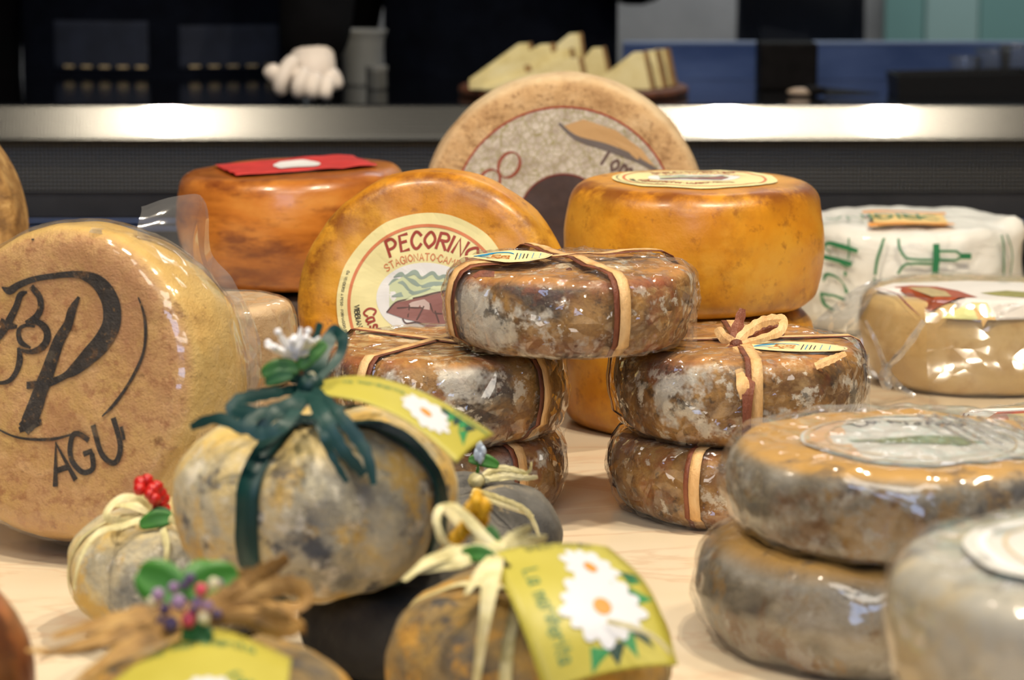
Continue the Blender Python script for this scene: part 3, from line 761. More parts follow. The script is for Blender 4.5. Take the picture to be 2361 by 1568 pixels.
# ---- small pinkish cheeses stacked behind it
for k, (z0, lb) in enumerate(((0, 'small pinkish wheel at the bottom, behind the white blossom'), (.0615, 'small pinkish wheel in film on top of its twin, behind the branded wheel'))):
    Wk = Wheel(prof_wheel(.050, .0605, .009, .01, .002), .001, 30)
    t = cheese('small_cheese', lb, 'cheese', Wk, PINK, (X(520 - 4 * k, 1.86, .1), 1.86, z0))
    Wk.mesh('plastic_film', WRAPS, t, 80, .001, .0012, 60)

# ---- wheel at the far left edge and the brown one at the lower left corner
Wl = Wheel(prof_wheel(.13, .07, .012, .012), .001)
t = cheese('mottled_wheel', 'brown mottled wheel standing upright at the far left edge of the picture', 'cheese', Wl, rind('speckled_brown_rind', [(.35, S(120, 86, 44)), (.5, S(164, 124, 68)), (.65, S(198, 160, 98))], 60, [], (120, .5), .7), (X(38, 2.12, .13) - .13, 2.12, 0))
stand(t, facing(0, math.radians(2)), .07)
cheese('glossy_brown_cheese', 'glossy orange brown cheese at the lower left corner of the picture', 'cheese', Wheel(prof_super(.058, .115, 2.4, 2.6, .004), .0008),
       rind('glossy_brown_rind', [(.3, S(70, 34, 14)), (.5, S(140, 74, 28)), (.7, S(186, 112, 50))], 14, [(S(52, 34, 26), 14, .5, .6, None, .7)], (40, .2), .3, .5), (X(78, 1.12, .08) - .0585, 1.12, 0))

# ---- the five raffia tied cheeses
def bow(root, W, k, spread=1.0, seed=0):
    """knot, loops and tails; k = knot position local"""
    rnd = random.Random(seed); k = Vector(k)
    blob('knot', k + Vector((0, 0, .002)), .0036, RBRN, root, (1.1, 1, .8), None, .3)
    blob('knot', k + Vector((.001, -.002, .003)), .0026, RTAN, root, (1.6, .7, .8), None, .3)
def tied(label, loc, rotz, Hc, R=.0825, flare=None, tilt=(0, 0), bands=True, seed=0, group='raffia tied cheeses in the centre', ph=0, lat=0, rt=.015, cap=True):
    W = Wheel(prof_wheel(R, Hc, rt, rt * 1.2, .002, .98, .001), .0020, 30)
    W.cap = bands and cap
    t = cheese('tied_cheese', label, 'cheese', W, MOULD, loc, (tilt[0], tilt[1], rotz), group, nph=144)
    W.mesh('plastic_film', WRAP, t, 170, .0014, .0022, 70, flare=flare, nt=80)
    if bands:
        for p, l in ((ph, lat), (ph + PI / 2 + .12, .004)):
            W.band('raffia_strap', p, l - .0036, .0036, RBRN, t, .0046)
            W.band('raffia_strap', p, l + .0016, .0068, RTAN, t, .0052)
    return t, W
# lower pair
xB, xE = X(1018, 1.73, .03), X(1700, 1.73, .03)
rim = lambda a, w_, k, lo=.2, hi=.9: (lambda ph, t: k * math.exp(-(((ph - a + PI) % (2 * PI) - PI) / w_) ** 2) * (1 if lo < t < hi else 0) * (.6 + .4 * math.sin(t * 9)))
tied('tied cheese at the bottom of the left stack behind the pale raffia bow', (xB + .002, 1.735, 0), 0, .052, .080, rim(0.1, .4, .002), ph=math.radians(-52))
tied('tied cheese at the bottom of the right stack standing on marble', (xE - .003, 1.725, 0), 0, .053, .081, rim(PI, .35, .003), ph=math.radians(-113), lat=0)
tC, WC = tied('tied cheese, upper one of the left stack, behind the yellow daisy tag', (xB, 1.73, .0545), 0, .0585, .0825, rim(0, .3, .003), ph=math.radians(-38))
tD, WD = tied('tied cheese, upper one of the right stack, with raffia bow and oval paper tag', (xE, 1.73, .0550), 0, .0585, .0835, rim(.1, .3, .002), ph=math.radians(-89), lat=.001)
xF = X(1312, 1.72, .14)
tF, WF = tied('topmost tied cheese bridging the two stacks of tied cheeses, in crinkled film', (xF, 1.715, .1172), 0, .0505, .0815, rim(-.12, .16, .0055, .30, .80), ph=math.radians(-68), lat=.0, seed=3, rt=.0105, cap=False)
bpy.context.view_layer.update()
def stick(parent, *names_objs):
    bpy.context.view_layer.update()
    for o in names_objs: o.data.transform(parent.matrix_world.inverted()); o.parent = parent
def rib(parent, name, px, width, mat, up=(0, -.5, 1), twist=0, fold=.12):
    if mat in (RPAL, RGLD): width *= .68; twist += .8; fold = .08
    if mat is GREEN_RIB: width *= .8; fold = .03
    """strand through photo points (px, py, depth)"""
    o = ribbon(name, [at(*p) for p in px], width, mat, None, up, .0003, twist, fold=fold); stick(parent, o); return o
def ball(parent, name, p, r, mat, s_=(1, 1, 1), rot=None, amp=.15):
    o = blob(name, at(*p), r, mat, None, s_, rot, amp); stick(parent, o); return o
# F bow
for pts, w_, m_, u in ((((1290, 625, 1.71), (1330, 608, 1.73), (1362, 604, 1.735), (1340, 616, 1.70), (1295, 630, 1.70)), .006, RBRN, (0, -.8, 1)),
                       (((1290, 628, 1.70), (1335, 614, 1.71), (1375, 622, 1.70), (1340, 645, 1.68), (1300, 640, 1.69)), .006, RTAN, (0, -1, 1)),
                       (((1290, 628, 1.70), (1262, 606, 1.72), (1230, 612, 1.72), (1262, 620, 1.71), (1292, 632, 1.70)), .006, RTAN, (0, -.8, 1)),
                       (((1295, 632, 1.70), (1262, 632, 1.69), (1235, 648, 1.67)), .006, RBRN, (0, -1, 1)),
                       (((1290, 630, 1.70), (1250, 616, 1.72), (1212, 606, 1.73)), .004, RBRN, (0, -1, 1)),
                       (((1300, 632, 1.70), (1330, 636, 1.68), (1352, 652, 1.665), (1318, 652, 1.665)), .006, RTAN, (0, -1, .6)),
                       (((1140, 632, 1.65), (1108, 632, 1.65), (1092, 640, 1.645)), .005, RBRN, (0, -1, 1))):
    rib(tF, 'raffia_strand', pts, w_, m_, u)
ball(tF, 'knot', (1300, 630, 1.695), .0036, RBRN, (1.2, .8, .8)); ball(tF, 'knot', (1312, 624, 1.69), .0022, RBRN)
# D bow
for pts, w_, m_, u in ((((1697, 792, 1.72), (1700, 760, 1.725), (1712, 712, 1.73)), .0085, RBRN, (0, -1, .1)),
                       (((1695, 795, 1.715), (1668, 778, 1.72), (1655, 757, 1.73)), .0085, RTAN, (0, -1, .2)),
                       (((1700, 790, 1.715), (1722, 765, 1.72), (1760, 742, 1.73), (1802, 738, 1.73), (1800, 762, 1.72), (1765, 778, 1.71), (1702, 795, 1.71)), .0075, RTAN, (0, -1, .3)),
                       (((1705, 794, 1.725), (1750, 765, 1.74), (1790, 755, 1.75), (1798, 775, 1.74), (1760, 785, 1.73), (1706, 798, 1.72)), .006, RBRN, (0, -1, .3)),
                       (((1694, 797, 1.712), (1664, 812, 1.70), (1636, 820, 1.69), (1626, 830, 1.68), (1650, 836, 1.67), (1690, 826, 1.68), (1700, 806, 1.70)), .0065, RTAN, (0, -1, .9)),
                       (((1694, 799, 1.708), (1668, 816, 1.69), (1642, 826, 1.685), (1660, 832, 1.68), (1704, 812, 1.70)), .006, RBRN, (0, -1, .9)),
                       (((1704, 798, 1.705), (1730, 808, 1.69), (1755, 816, 1.68)), .004, RTAN, (0, -1, .6)),
                       (((1702, 802, 1.70), (1708, 835, 1.665), (1712, 880, 1.640), (1715, 920, 1.636)), .0095, RTAN, (0, -1, .3)),
                       (((1706, 804, 1.70), (1722, 845, 1.66), (1724, 900, 1.637), (1720, 1010, 1.633)), .009, RBRN, (0, -1, .2)),
                       (((1880, 845, 1.66), (1915, 830, 1.66), (1950, 815, 1.665)), .006, RTAN, (0, -1, .8))):
    rib(tD, 'raffia_strand', pts, w_, m_, u)
ball(tD, 'knot', (1698, 797, 1.71), .0046, RBRN, (1, .8, 1)); ball(tD, 'knot', (1702, 812, 1.70), .003, RTAN, (.8, .8, 1.3))
# C strands lying on its top and sticking out to the left
for pts, w_, m_, u in ((((1030, 812, 1.74), (960, 800, 1.74), (900, 790, 1.74), (850, 776, 1.745)), .006, RTAN, (0, -1, .5)),
                       (((1030, 816, 1.735), (960, 812, 1.735), (870, 806, 1.735)), .0055, RTAN, (0, -1, .5)),
                       (((1035, 820, 1.735), (960, 826, 1.73), (860, 812, 1.735)), .006, RBRN, (0, -1, .5)),
                       (((1040, 818, 1.74), (950, 836, 1.72), (880, 852, 1.70), (830, 872, 1.68)), .006, RBRN, (0, -.4, 1)),
                       (((1035, 822, 1.73), (1000, 830, 1.72), (950, 832, 1.72)), .004, RTAN, (0, -.4, 1))):
    rib(tC, 'raffia_strand', pts, w_, m_, u)
ball(tC, 'knot', (1012, 820, 1.73), .0045, RBRN)
# oval tags on D and F
def oval_tag(parent, W, cx, cy, rx, ry, rot):
    c, s_ = math.cos(rot), math.sin(rot)
    f = lambda u, v, h: W.top(cx + rx * u * c - ry * v * s_, cy + rx * u * s_ + ry * v * c, .0068 + h)
    L = Print(f, parent); L.ell('paper_tag', paint('cream_tag_paper', S(238, 220, 166), .5), 0, 0, 1, 1, 0, 8, 48); L.done()
    tg = parent.children[-1]; P = Print(f, tg); bl_ = paint('sea_blue_print', S(40, 140, 186), .5); br = paint('amber_print', S(200, 128, 50), .5); bk_ = paint('black_print', S(50, 46, 40), .5)
    P.stroke('blue_print', bl_, [(-.72, -.25), (-.55, .1), (-.3, .42), (.0, .45), (.12, .3)], [.06, .2, .13, .11, .03], .0003, True)
    P.stroke('blue_print', bl_, [(-.72, -.3), (-.5, -.25), (-.35, -.2)], [.04, .1, .02], .0003, True)
    P.text('lettering', br, 'Cerri', -.16, -.55, .26, .0003, .16, PI / 2, .16, rx / ry * .85); P.text('lettering', br, 'Casei', .04, -.5, .24, .0003, .16, PI / 2, .16, rx / ry * .7)
    for i in range(4): P.stroke('lettering', bl_ if i == 1 else bk_, [(.20 + i * .08, -.6 + .04 * i), (.20 + i * .08, .45 - .05 * i)], .022, .0003)
    P.stroke('lettering', bl_, [(.56, -.5), (.56, .5), (.72, .42), (.72, -.42), (.56, -.5)], .015, .0003)
    P.ring('lettering', bk_, .96, .008, .0003, ry=.92); P.done()
oval_tag(tD, WD, .0325, -.030, .034, .0195, math.radians(-12))
oval_tag(tF, WF, -.041, -.006, .030, .022, math.radians(-4))
# small clear film corners standing off the tied cheeses
fan('film_flap', tF, [at(1575, 640, 1.70), at(1582, 720, 1.69), at(1585, 790, 1.69), at(1560, 838, 1.68)], [at(1601, 621, 1.71), at(1606, 700, 1.70), at(1608, 770, 1.70), at(1600, 834, 1.70)], WRAPM, .0022, 20, 8, 90)
fan('film_flap', tF, [at(1045, 640, 1.70), at(1040, 700, 1.69), at(1042, 760, 1.69)], [at(1028, 628, 1.71), at(1022, 700, 1.70), at(1030, 780, 1.70)], WRAPM, .0018, 18, 6, 90)
fan('film_flap', tC, [at(1290, 1010, 1.70), at(1284, 1022, 1.70), at(1280, 1044, 1.70)], [at(1306, 985, 1.71), at(1306, 1020, 1.71), at(1302, 1052, 1.71)], WRAPM, .0025, 14, 6, 120)
fan('film_flap', tD, [at(1990, 830, 1.71), at(1996, 900, 1.70), at(1990, 975, 1.70)], [at(2006, 815, 1.72), at(2008, 900, 1.71), at(2006, 985, 1.71)], WRAPM, .0015, 18, 6, 90)

# ---- white paper package behind on the right
PAPER = Mt('white_wrapping_paper'); cp = PAPER.coord()
PAPER = PAPER.set(col=PAPER.mix(PAPER.mr(PAPER.noise(cp, 12, 4), .3, .7), S(238, 236, 228), S(226, 224, 216)), rough=.5, coat=.15, normal=PAPER.bump(PAPER.noise(cp, 22, 3, .5, 2.2), .45, .006))
WL = Wheel(prof_wheel(.108, .1005, .011, .02, .001, 1, .004), .003, 12)
L_ = thing('paper_package', 'white paper wrapped round cheese with green and orange print, back right', 'package', (X(2088, 2.50, .05), 2.50, 0))
WL.mesh('paper_wrap', PAPER, L_, 150, 0, .0035, 16, flare=lambda ph, t: (.012 * math.exp(-((ph + PI + .55 - PI - .0) % (2 * PI) - PI + .0) ** 2 / .01) * 0) + (.010 * math.exp(-(((ph + .45 + PI) % (2 * PI) - PI) / .13) ** 2) * math.exp(-((t - .66) / .05) ** 2)))
gp_ = paint('green_print', S(44, 124, 80), .5); og = paint('orange_band_print', S(232, 152, 36), .5)
RL = .108; cxL = 2088; pxR = RL * F / 2.53
def fl(u, v, h):      # u: sideways metres seen from the front, v: height; over the shoulder it runs on to the top
    ph = -PI / 2 + math.asin(max(-.98, min(.98, u / RL)))
    base = WL.side(ph, min(v, .094), h + .0035 + .0042)
    return base
def pf(px, py):
    a = at(px, py, 1.0); o = Vector((0, 0, H)); d = a - o; c = L_.location; rr_ = RL + .004
    A2 = d.x ** 2 + d.y ** 2; B2 = -2 * (d.x * c.x + d.y * c.y); C2 = c.x ** 2 + c.y ** 2 - rr_ ** 2
    t = (-B2 - math.sqrt(max(B2 * B2 - 4 * A2 * C2, 0))) / (2 * A2); p = o + d * t
    return ((p.x - c.x) * RL / rr_, p.z)
P = Print(fl, L_)
sg = lambda pts, ws, sm=False: P.stroke('green_print', gp_, [pf(*a) for a in pts], ws, .0004, sm, 6)
sg(((2072, 545), (2074, 570), (2088, 592), (2110, 597), (2145, 598)), .0022, True); sg(((2072, 628), (2085, 610), (2110, 606), (2145, 607)), .0022, True)
sg(((2156, 570), (2156, 596), (2152, 634)), .0058); sg(((2163, 579), (2200, 579), (2212, 589), (2230, 589)), .0022); sg(((2163, 598), (2200, 599), (2212, 590), (2230, 590)), .0022)
sg(((2214, 590), (2229, 590)), .0052); sg(((2072, 544), (2160, 544), (2240, 544), (2303, 547)), .0016); sg(((2303, 546), (2303, 590), (2302, 656)), .0018)
sg(((2308, 520), (2316, 550), (2322, 585), (2314, 660)), .0012, True); sg(((2022, 630), (2028, 590), (2045, 545), (2058, 532)), .0022, True)
sg(((2020, 700), (2021, 640)), .0018)
sg(((1980, 578), (1945, 568), (1918, 562), (1910, 570), (1920, 580)), [.004, .0042, .003, .0015, .001], True); sg(((1962, 556), (1964, 580), (1962, 596)), .0012)
sg(((1908, 592), (1940, 600), (1966, 608)), .0045); sg(((1938, 602), (1960, 616)), .0012)
sg(((1905, 648), (1912, 632), (1932, 636), (1950, 652), (1958, 672)), [.001, .003, .002, .001, .003], True); sg(((1900, 676), (1930, 680), (1952, 688)), [.003, .002, .003]); sg(((1900, 680), (1908, 700), (1928, 712)), [.002, .003, .002], True)
sg(((1955, 630), (1955.1, 630)), .004); sg(((1940, 530), (1975, 540), (2008, 548)), [.002, .005, .0055])
P.done()
ML = Matrix.Translation(L_.location); _q = lambda x, y: uvpx(x, y, ML, .1055)
def qL(x, y):
    a, b = _q(x, y); r = math.hypot(a, b); k = min(1, .094 / max(r, 1e-6)); return (a * k, b * k)
P = Print(lambda u, v, h: WL.top(u, v, h + .0062), L_)
for a, b in (((1998, 500), (2170, 503)), ((2012, 522), (2190, 521))): P.stroke('orange_print', og, [qL(*a), qL(*b)], .013, .0004, False, 8)
P.poly('orange_print', paint('pale_orange_print', S(240, 206, 130), .5), [qL(*a) for a in ((2005, 503), (2172, 505), (2186, 519), (2016, 519))], .0003, 3)
a, b = qL(2160, 507); P.text('lettering', gp_, 'ORIGINALE', a, b, .024, .0006, .14, PI, .2, 1.0); P.done()

# ---- vacuum packed pale wheels on the right
def packed(label, px, Y, R, Hc, rz=0, seed=1):
    W = Wheel(prof_wheel(R, Hc, .014, .018, .003, .98, .001), .0016, 16)
    t = cheese('packed_cheese', label, 'cheese', W, PALE, (X(px, Y, .04), Y, 0), (0, 0, 0))
    W.mesh('plastic_film', WRAPS, t, 150, .0014, .0020, 26)
    return t, W
tM, WM = packed('pale yellow wheel in clear film with a white illustrated label, beside the white package', 2255, 2.205, .1, .078)
tN, WN = packed('pale wheel in clear film, only its labelled top edge shows at the right border', 2545, 1.62, .1, .076)
wl = paint('white_label_paper', S(236, 230, 224), .4, 0, .03); mr_ = paint('maroon_print', S(120, 46, 66), .5)
def illustrated(t, W, zt, poly, pics, frame):
    Mx = Matrix.Translation(t.location); q = lambda x, y: uvpx(x, y, Mx, zt)
    f = lambda u, v, h: W.top(u, v, h)
    L = Print(f, t); L.poly('label', wl, [q(*a) for a in poly], .0042, 8); L.done()
    lb = t.children[-1]; P = Print(f, lb)
    for nm, m_, pts, h in pics: P.poly(nm, m_, [q(*a) for a in pts], h, 3)
    for pts in frame: P.stroke('frame_line', mr_, [q(*a) for a in pts], .0008, .0046, False, 6)
    P.done()
rust = paint('rust_print', S(176, 84, 44), .5, 0, .3, 80); straw = paint('straw_print', S(196, 174, 120), .5, 0, .25, 150); olive = paint('olive_print', S(158, 152, 74), .5, 0, .3, 120); rose = paint('rose_print', S(196, 96, 112), .5)
lime = paint('pale_lime_print', S(220, 222, 150), .5); peach = paint('peach_print', S(232, 190, 120), .5)
illustrated(tM, WM, .083, ((2018, 657), (2170, 706), (2300, 706), (2420, 694), (2520, 680), (2430, 652), (2230, 648), (2060, 651)),
            [('picture', rust, ((2062, 658), (2150, 687), (2210, 685), (2255, 684), (2210, 672), (2160, 660), (2100, 657)), .0045), ('picture', straw, ((2092, 661), (2150, 682), (2195, 683), (2180, 672), (2140, 662)), .0047),
             ('picture', lime, ((2170, 692), (2230, 690), (2270, 700), (2190, 702)), .0045), ('picture', rose, ((2200, 698), (2215, 697), (2225, 701), (2208, 702)), .0047), ('picture', peach, ((2240, 690), (2275, 691), (2300, 698), (2255, 698)), .0047),
             ('picture', olive, ((2260, 675), (2300, 680), (2380, 684), (2440, 680), (2380, 674), (2320, 670)), .0045)],
            (((2024, 658), (2172, 703), (2300, 703), (2420, 692)),))
illustrated(tN, WN, .081, ((2170, 1010), (2215, 946), (2250, 938), (2420, 938), (2560, 960), (2540, 1020), (2300, 1030)),
            [('picture', rust, ((2278, 960), (2300, 946), (2400, 945), (2420, 980), (2300, 982)), .0045), ('picture', straw, ((2322, 952), (2400, 950), (2400, 974), (2330, 974)), .0047),
             ('picture', rose, ((2330, 988), (2350, 986), (2360, 994), (2336, 996)), .0047), ('picture', lime, ((2300, 990), (2330, 986), (2326, 1000)), .0047)],
            (((2190, 1010), (2228, 946), (2420, 943)), ((2200, 1010), (2236, 950), (2420, 947))))
fan('film_flap', tM, [at(2035, 650, 2.14), at(1985, 720, 2.12), at(1995, 800, 2.10), at(2030, 870, 2.09)], [at(2015, 640, 2.16), at(1905, 715, 2.15), at(1855, 790, 2.12), at(1900, 850, 2.10)], WRAPM, .004, 30, 16, 32)
fan('film_flap', tM, [at(2130, 700, 2.10), at(2135, 800, 2.08), at(2138, 880, 2.06), at(2140, 975, 2.02)], [at(2380, 700, 2.10), at(2380, 800, 2.08), at(2390, 870, 2.06), at(2400, 965, 2.02)], WRAPS, .003, 30, 20, 26)
fan('film_flap', tM, [at(2000, 905, 1.98), at(2030, 935, 1.95), at(2065, 978, 1.90)], [at(2020, 925, 1.98), at(2045, 960, 1.95), at(2075, 985, 1.90)], WRAPM, .001, 12, 5) if 0 else None
for pts, w_ in ((((2130, 740, 2.09), (2090, 800, 2.085), (2050, 845, 2.08), (2040, 870, 2.08)), .006), (((2036, 850, 2.075), (2070, 890, 2.07), (2110, 915, 2.06)), .007), (((2040, 845, 2.075), (2020, 790, 2.09), (1995, 740, 2.10)), .005), (((2045, 840, 2.08), (2040, 880, 2.07), (2052, 895, 2.07)), .009)):
    o = ribbon('film_fold', [at(*p) for p in pts], w_, WRAPM, None, (0, -1, .3), .0008, .5, fold=.5); stick(tM, o)

# ---- front right: grey bloomy wheels
WO = Wheel(prof_wheel(.099, .0485, .013, .014, .0015, .98, .001), .0022, 26)
WP = Wheel(prof_wheel(.103, .062, .024, .022, .002, .98, .001), .003, 22)
WP.cap = True
tP = cheese('bloomy_wheel', 'grey and tan bloomy wheel in film, lower one of the front right stack', 'cheese', WP, GREY, (X(2040, 1.41, .03), 1.41, 0))
WP.mesh('plastic_film', WRAPS, tP, 150, .0014, .0026, 40)
tO = cheese('bloomy_wheel', 'grey bloomy wheel with golden top and round white label, upper one at front right', 'cheese', WO, GREY, (X(2090, 1.41, .08), 1.41, .0645), (0, math.radians(.3), 0))
f = lambda u, v, h: WO.top(u, v, h)
Lb = Print(f, tO); Lb.ell('label', paint('pale_grey_label', S(214, 212, 206), .4, 0, .05), .006, -.004, .066, .066, .0012, 10, 64); Lb.done(); lb = tO.children[-1]
P = Print(f, lb)
P.poly('peach_band', paint('peach_label_print', S(216, 178, 138), .5), [(.006 - .064 * math.cos(a * .1), -.004 + .064 * math.sin(a * .1)) for a in range(-10, 11)], .0015, 3)
P.ring('ring_print', paint('tan_ring_print', S(196, 172, 130), .5), .062, .002, .0018, cx=.006, cy=-.004); P.ring('ring_print', paint('tan_ring_print', S(196, 172, 130), .5), .052, .001, .0018, cx=.006, cy=-.004)
P.ell('sprig_print', paint('sage_print', S(140, 148, 104), .5, 0, .3, 90), .004, -.012, .034, .011, .0016, 4, 24, .1, .6)
P.arc('lettering', paint('slate_print', S(106, 98, 96), .5), 'La Pistola', .045, .040, math.radians(130), .011, .0018, .16, .2, True, .006, -.004)
P.done()
WO.mesh('plastic_film', WRAPS, tO, 150, .0022, .0024, 44)
for k in range(9):       # parallel pleats of the film over the label
    o = ribbon('film_pleat', [WO.top(.012 + .008 * k, .045 - .003 * k, .0052), WO.top(.020 + .008 * k, .004, .0056), WO.top(.030 + .0078 * k, -.045 + .005 * k, .0052)] if k < 6 else [WO.top(.020 + .0075 * k, .030, .0052), WO.top(.022 + .0075 * k, .0, .0056), WO.top(.024 + .0075 * k, -.026 + .002 * k, .0052)], .0030, WRAPM, tO, (0, 0, 1), .0005, 0, True, .5)
WQ = Wheel(prof_wheel(.1, .062, .017, .018, .0015, .98, .001), .002, 20)
GREY2 = rind('pale_grey_gold_rind', [(.30, S(150, 146, 132)), (.5, S(190, 186, 174)), (.7, S(206, 200, 184))], 14, [(S(214, 184, 110), 16, .48, .62, 'edge', .8), (S(206, 180, 120), 18, .5, .64, None, .5), (S(104, 108, 108), 24, .58, .68, None, .6)], (40, .4), .6)
WQ.cap = True
cheese('bloomy_wheel', 'grey bloomy wheel hidden below the corner wheel at the front right', 'cheese', WQ, GREY2, (X(2570, 1.12, .03), 1.10, 0))
WQ.cap = False
tQ = cheese('bloomy_wheel', 'pale grey wheel with golden rim and ringed label at the lower right corner', 'cheese', WQ, GREY2, (X(2578, 1.10, .09), 1.10, .0640))
WQ.cap = False; WQ.mesh('plastic_film', WRAPS, tQ, 130, .0014, .0022, 36)
Lb = Print(lambda u, v, h: WQ.top(u, v, h), tQ); Lb.ell('label', paint('pale_grey_label', S(214, 212, 206), .4, 0, .05), 0, 0, .068, .068, .0035, 8, 64); Lb.done()
P = Print(lambda u, v, h: WQ.top(u, v, h), tQ.children[-1]); P.ring('ring_print', paint('white_print', S(232, 232, 232), .5), .060, .004, .0039); P.ring('ring_print', paint('tan_ring_print', S(196, 172, 130), .5), .05, .0015, .0039); P.done()


# ---------------------------------------------------------------- round ash and gold cheeses in front, tied with ribbon
def front_of(px, Y): return math.radians(-90) + math.asin(max(-1, min(1, px)))
def pump(label, px, Y, z0, R, Hc, mat, furrows, n=2.7, m=2.3, dim=.010, amp=.0028, tilt=(0, 0), fd=.05, fw=.16, xoff=0):
    W = Wheel(prof_super(R, Hc, n, m, dim, R * .32), amp, 30, furrows, fd, fw)
    t = cheese('round_cheese', label, 'cheese', W, mat, (X(px, Y, z0 + Hc / 2) + xoff, Y, z0), (tilt[0], tilt[1], 0), 'round decorated cheeses in front', nph=150)
    return t, W
d2 = math.radians
# S: centre piece with dark green ribbon
fS = [d2(-114), d2(-66), d2(-24), d2(156), d2(66), d2(110)]
tS, WS = pump('large grey and gold round cheese tied with dark green ribbon and white blossom', 728, 1.325, .052, .0745, .095, PUMP, fS, fd=.055)
for a in (-114, -24):
    WS.band('ribbon', d2(a), .0, .0125, GREEN_RIB, tS, .0016, .05, .05, .0005, 46)
K = (715, 895)
for pts, w_, tw in ((((715, 895, 1.31), (690, 925, 1.28), (620, 955, 1.27), (540, 945, 1.275), (560, 920, 1.28), (640, 905, 1.29), (710, 890, 1.31)), .010, 0),
                    (((710, 900, 1.30), (640, 950, 1.27), (570, 985, 1.265), (500, 965, 1.27), (440, 985, 1.275)), .009, 0),
                    (((712, 905, 1.295), (660, 975, 1.262), (600, 1000, 1.258), (575, 975, 1.26), (620, 945, 1.27), (700, 915, 1.295)), .008, 0),
                    (((718, 905, 1.29), (745, 960, 1.258), (785, 1030, 1.250), (840, 1095, 1.248)), .010, .2),
                    (((722, 900, 1.29), (775, 950, 1.262), (830, 1020, 1.254), (850, 1060, 1.25), (862, 1118, 1.247)), .0085, .2),
                    (((716, 905, 1.29), (740, 985, 1.255), (765, 1050, 1.250), (800, 1112, 1.248)), .006, .0),
                    (((715, 890, 1.315), (735, 840, 1.32), (755, 790, 1.33), (770, 765, 1.335), (790, 780, 1.33), (780, 825, 1.325), (722, 888, 1.31)), .009, .4),
                    (((712, 890, 1.32), (715, 830, 1.325), (725, 790, 1.33), (738, 745, 1.335)), .007, .5),
                    (((700, 880, 1.31), (670, 870, 1.31), (655, 845, 1.312), (690, 870, 1.31)), .006, 0)):
    rib(tS, 'ribbon_loop', pts, w_, GREEN_RIB, (0, -1, .35), tw, .05)
ball(tS, 'knot', (715, 892, 1.30), .0075, GREEN_RIB, (1, .8, .9))
petal = paint('white_blossom_petal', S(238, 240, 246), .5)
rp = random.Random(5)
for k in range(24):      # white blossom: slim petals fanning up and out of one point
    a = d2(150 - 120 * (k % 12) / 11 + rp.uniform(-6, 6)); L = rp.uniform(52, 88) * (1 if k < 12 else .72); dy = rp.uniform(-.012, .012)
    x1, y1 = 682 + L * math.cos(a) * 1.0, 832 - L * math.sin(a) * .9; x0, y0 = 682 + 10 * math.cos(a), 832 - 8 * math.sin(a)
    rib(tS, 'petal', ((x0, y0, 1.305), ((x0 + x1) / 2, (y0 + y1) / 2 - 3, 1.305 + dy * .5), (x1, y1, 1.305 + dy)), .0030, petal, (0, -1, .2), 0, .7)
    if k % 2: ball(tS, 'stamen', (x1, y1, 1.304 + dy), .0019, petal)
def leaf(parent, p0, p1, wd, mat=LEAF, up=(0, -1, .4), name='leaf', bend=6):
    pm = ((p0[0] + p1[0]) / 2, (p0[1] + p1[1]) / 2 - bend, (p0[2] + p1[2]) / 2)
    P_ = catmull([at(*p0), at(*pm), at(*p1)], 8); vs = []; fs = []; m = len(P_); upv = Vector(up)
    for i, p in enumerate(P_):
        t = (P_[min(i + 1, m - 1)] - P_[max(i - 1, 0)]).normalized(); sd = t.cross(upv).normalized(); nn = sd.cross(t)
        ww = wd * (.12 + .88 * math.sin(PI * (.06 + .9 * i / (m - 1))) ** .8) / 2
        for k in (-1, -.5, 0, .5, 1): vs.append(p + sd * ww * k + nn * abs(k) * ww * .25)
        for k in (1, .5, 0, -.5, -1): vs.append(p + sd * ww * k + nn * (abs(k) * ww * .25 - .0004))
    for i in range(m - 1):
        for j in range(10):
            a = i * 10 + j; b = i * 10 + (j + 1) % 10; fs.append((a, b, b + 10, a + 10))
    fs += [tuple(range(10))[::-1], tuple((m - 1) * 10 + j for j in range(10))]
    o = obj(name, vs, fs, mat, None); stick(parent, o); return o
leaf(tS, (690, 850, 1.30), (603, 862, 1.30), .0105); leaf(tS, (690, 850, 1.30), (752, 792, 1.305), .009); leaf(tS, (675, 865, 1.295), (612, 885, 1.295), .008, paint('deep_leaf_green', S(34, 92, 40), .5))
YT = Mt('yellow_tag_paper'); cy = YT.coord()
YT = YT.set(col=YT.mix(YT.mr(YT.noise(cy, 18, 3), .35, .65), S(190, 180, 78), S(178, 168, 62)), rough=.45)
TG = paint('tag_green_print', S(52, 120, 84), .5); TG2 = paint('tag_leaf_green_print', S(44, 134, 74), .5); TD = paint('tag_dark_green_print', S(22, 60, 50), .5)
def tagcard(parent, A_, B_, draw, bow=0, nrm=(0, 0, 1), flip=1):
    g = loft(A_, B_, bow=bow, nrm=nrm); f = lambda u, v, h=0: g(u, v, h * flip)
    o = sheet('paper_tag', f, YT, None, 26, 12, .0005); stick(parent, o)
    bpy.context.view_layer.update(); inv = parent.matrix_world.inverted()
    P = Print(lambda u, v, h: inv @ f(u, v, .0005 + h), o); draw(P); P.done()
    for ch in o.children: ch.matrix_parent_inverse = Matrix()
    return o
def drawS(P):
    P = Print2(P)
    daisy(P, .66, .42, .17, .0003, 2.0, 13, .2, 1.0)
    for i in range(5): P.poly('leaf_print', TG2 if i % 2 else TD, [(.74 + .03 * i, .80), (.77 + .03 * i, .52), (.80 + .03 * i, .80)], .0002, 2)
    P.poly('leaf_print', TG2, [(.86, .50), (.94, .30), (.90, .62)], .0002, 2)
    P.text('lettering', TG, 'la margherita', .16, .52, .050, .0003, .12, .1, .2, 2.2, .1); P.text('lettering', TG, 'formaggio', .80, .86, .035, .0003, .14, -.1, .2, 2.2)
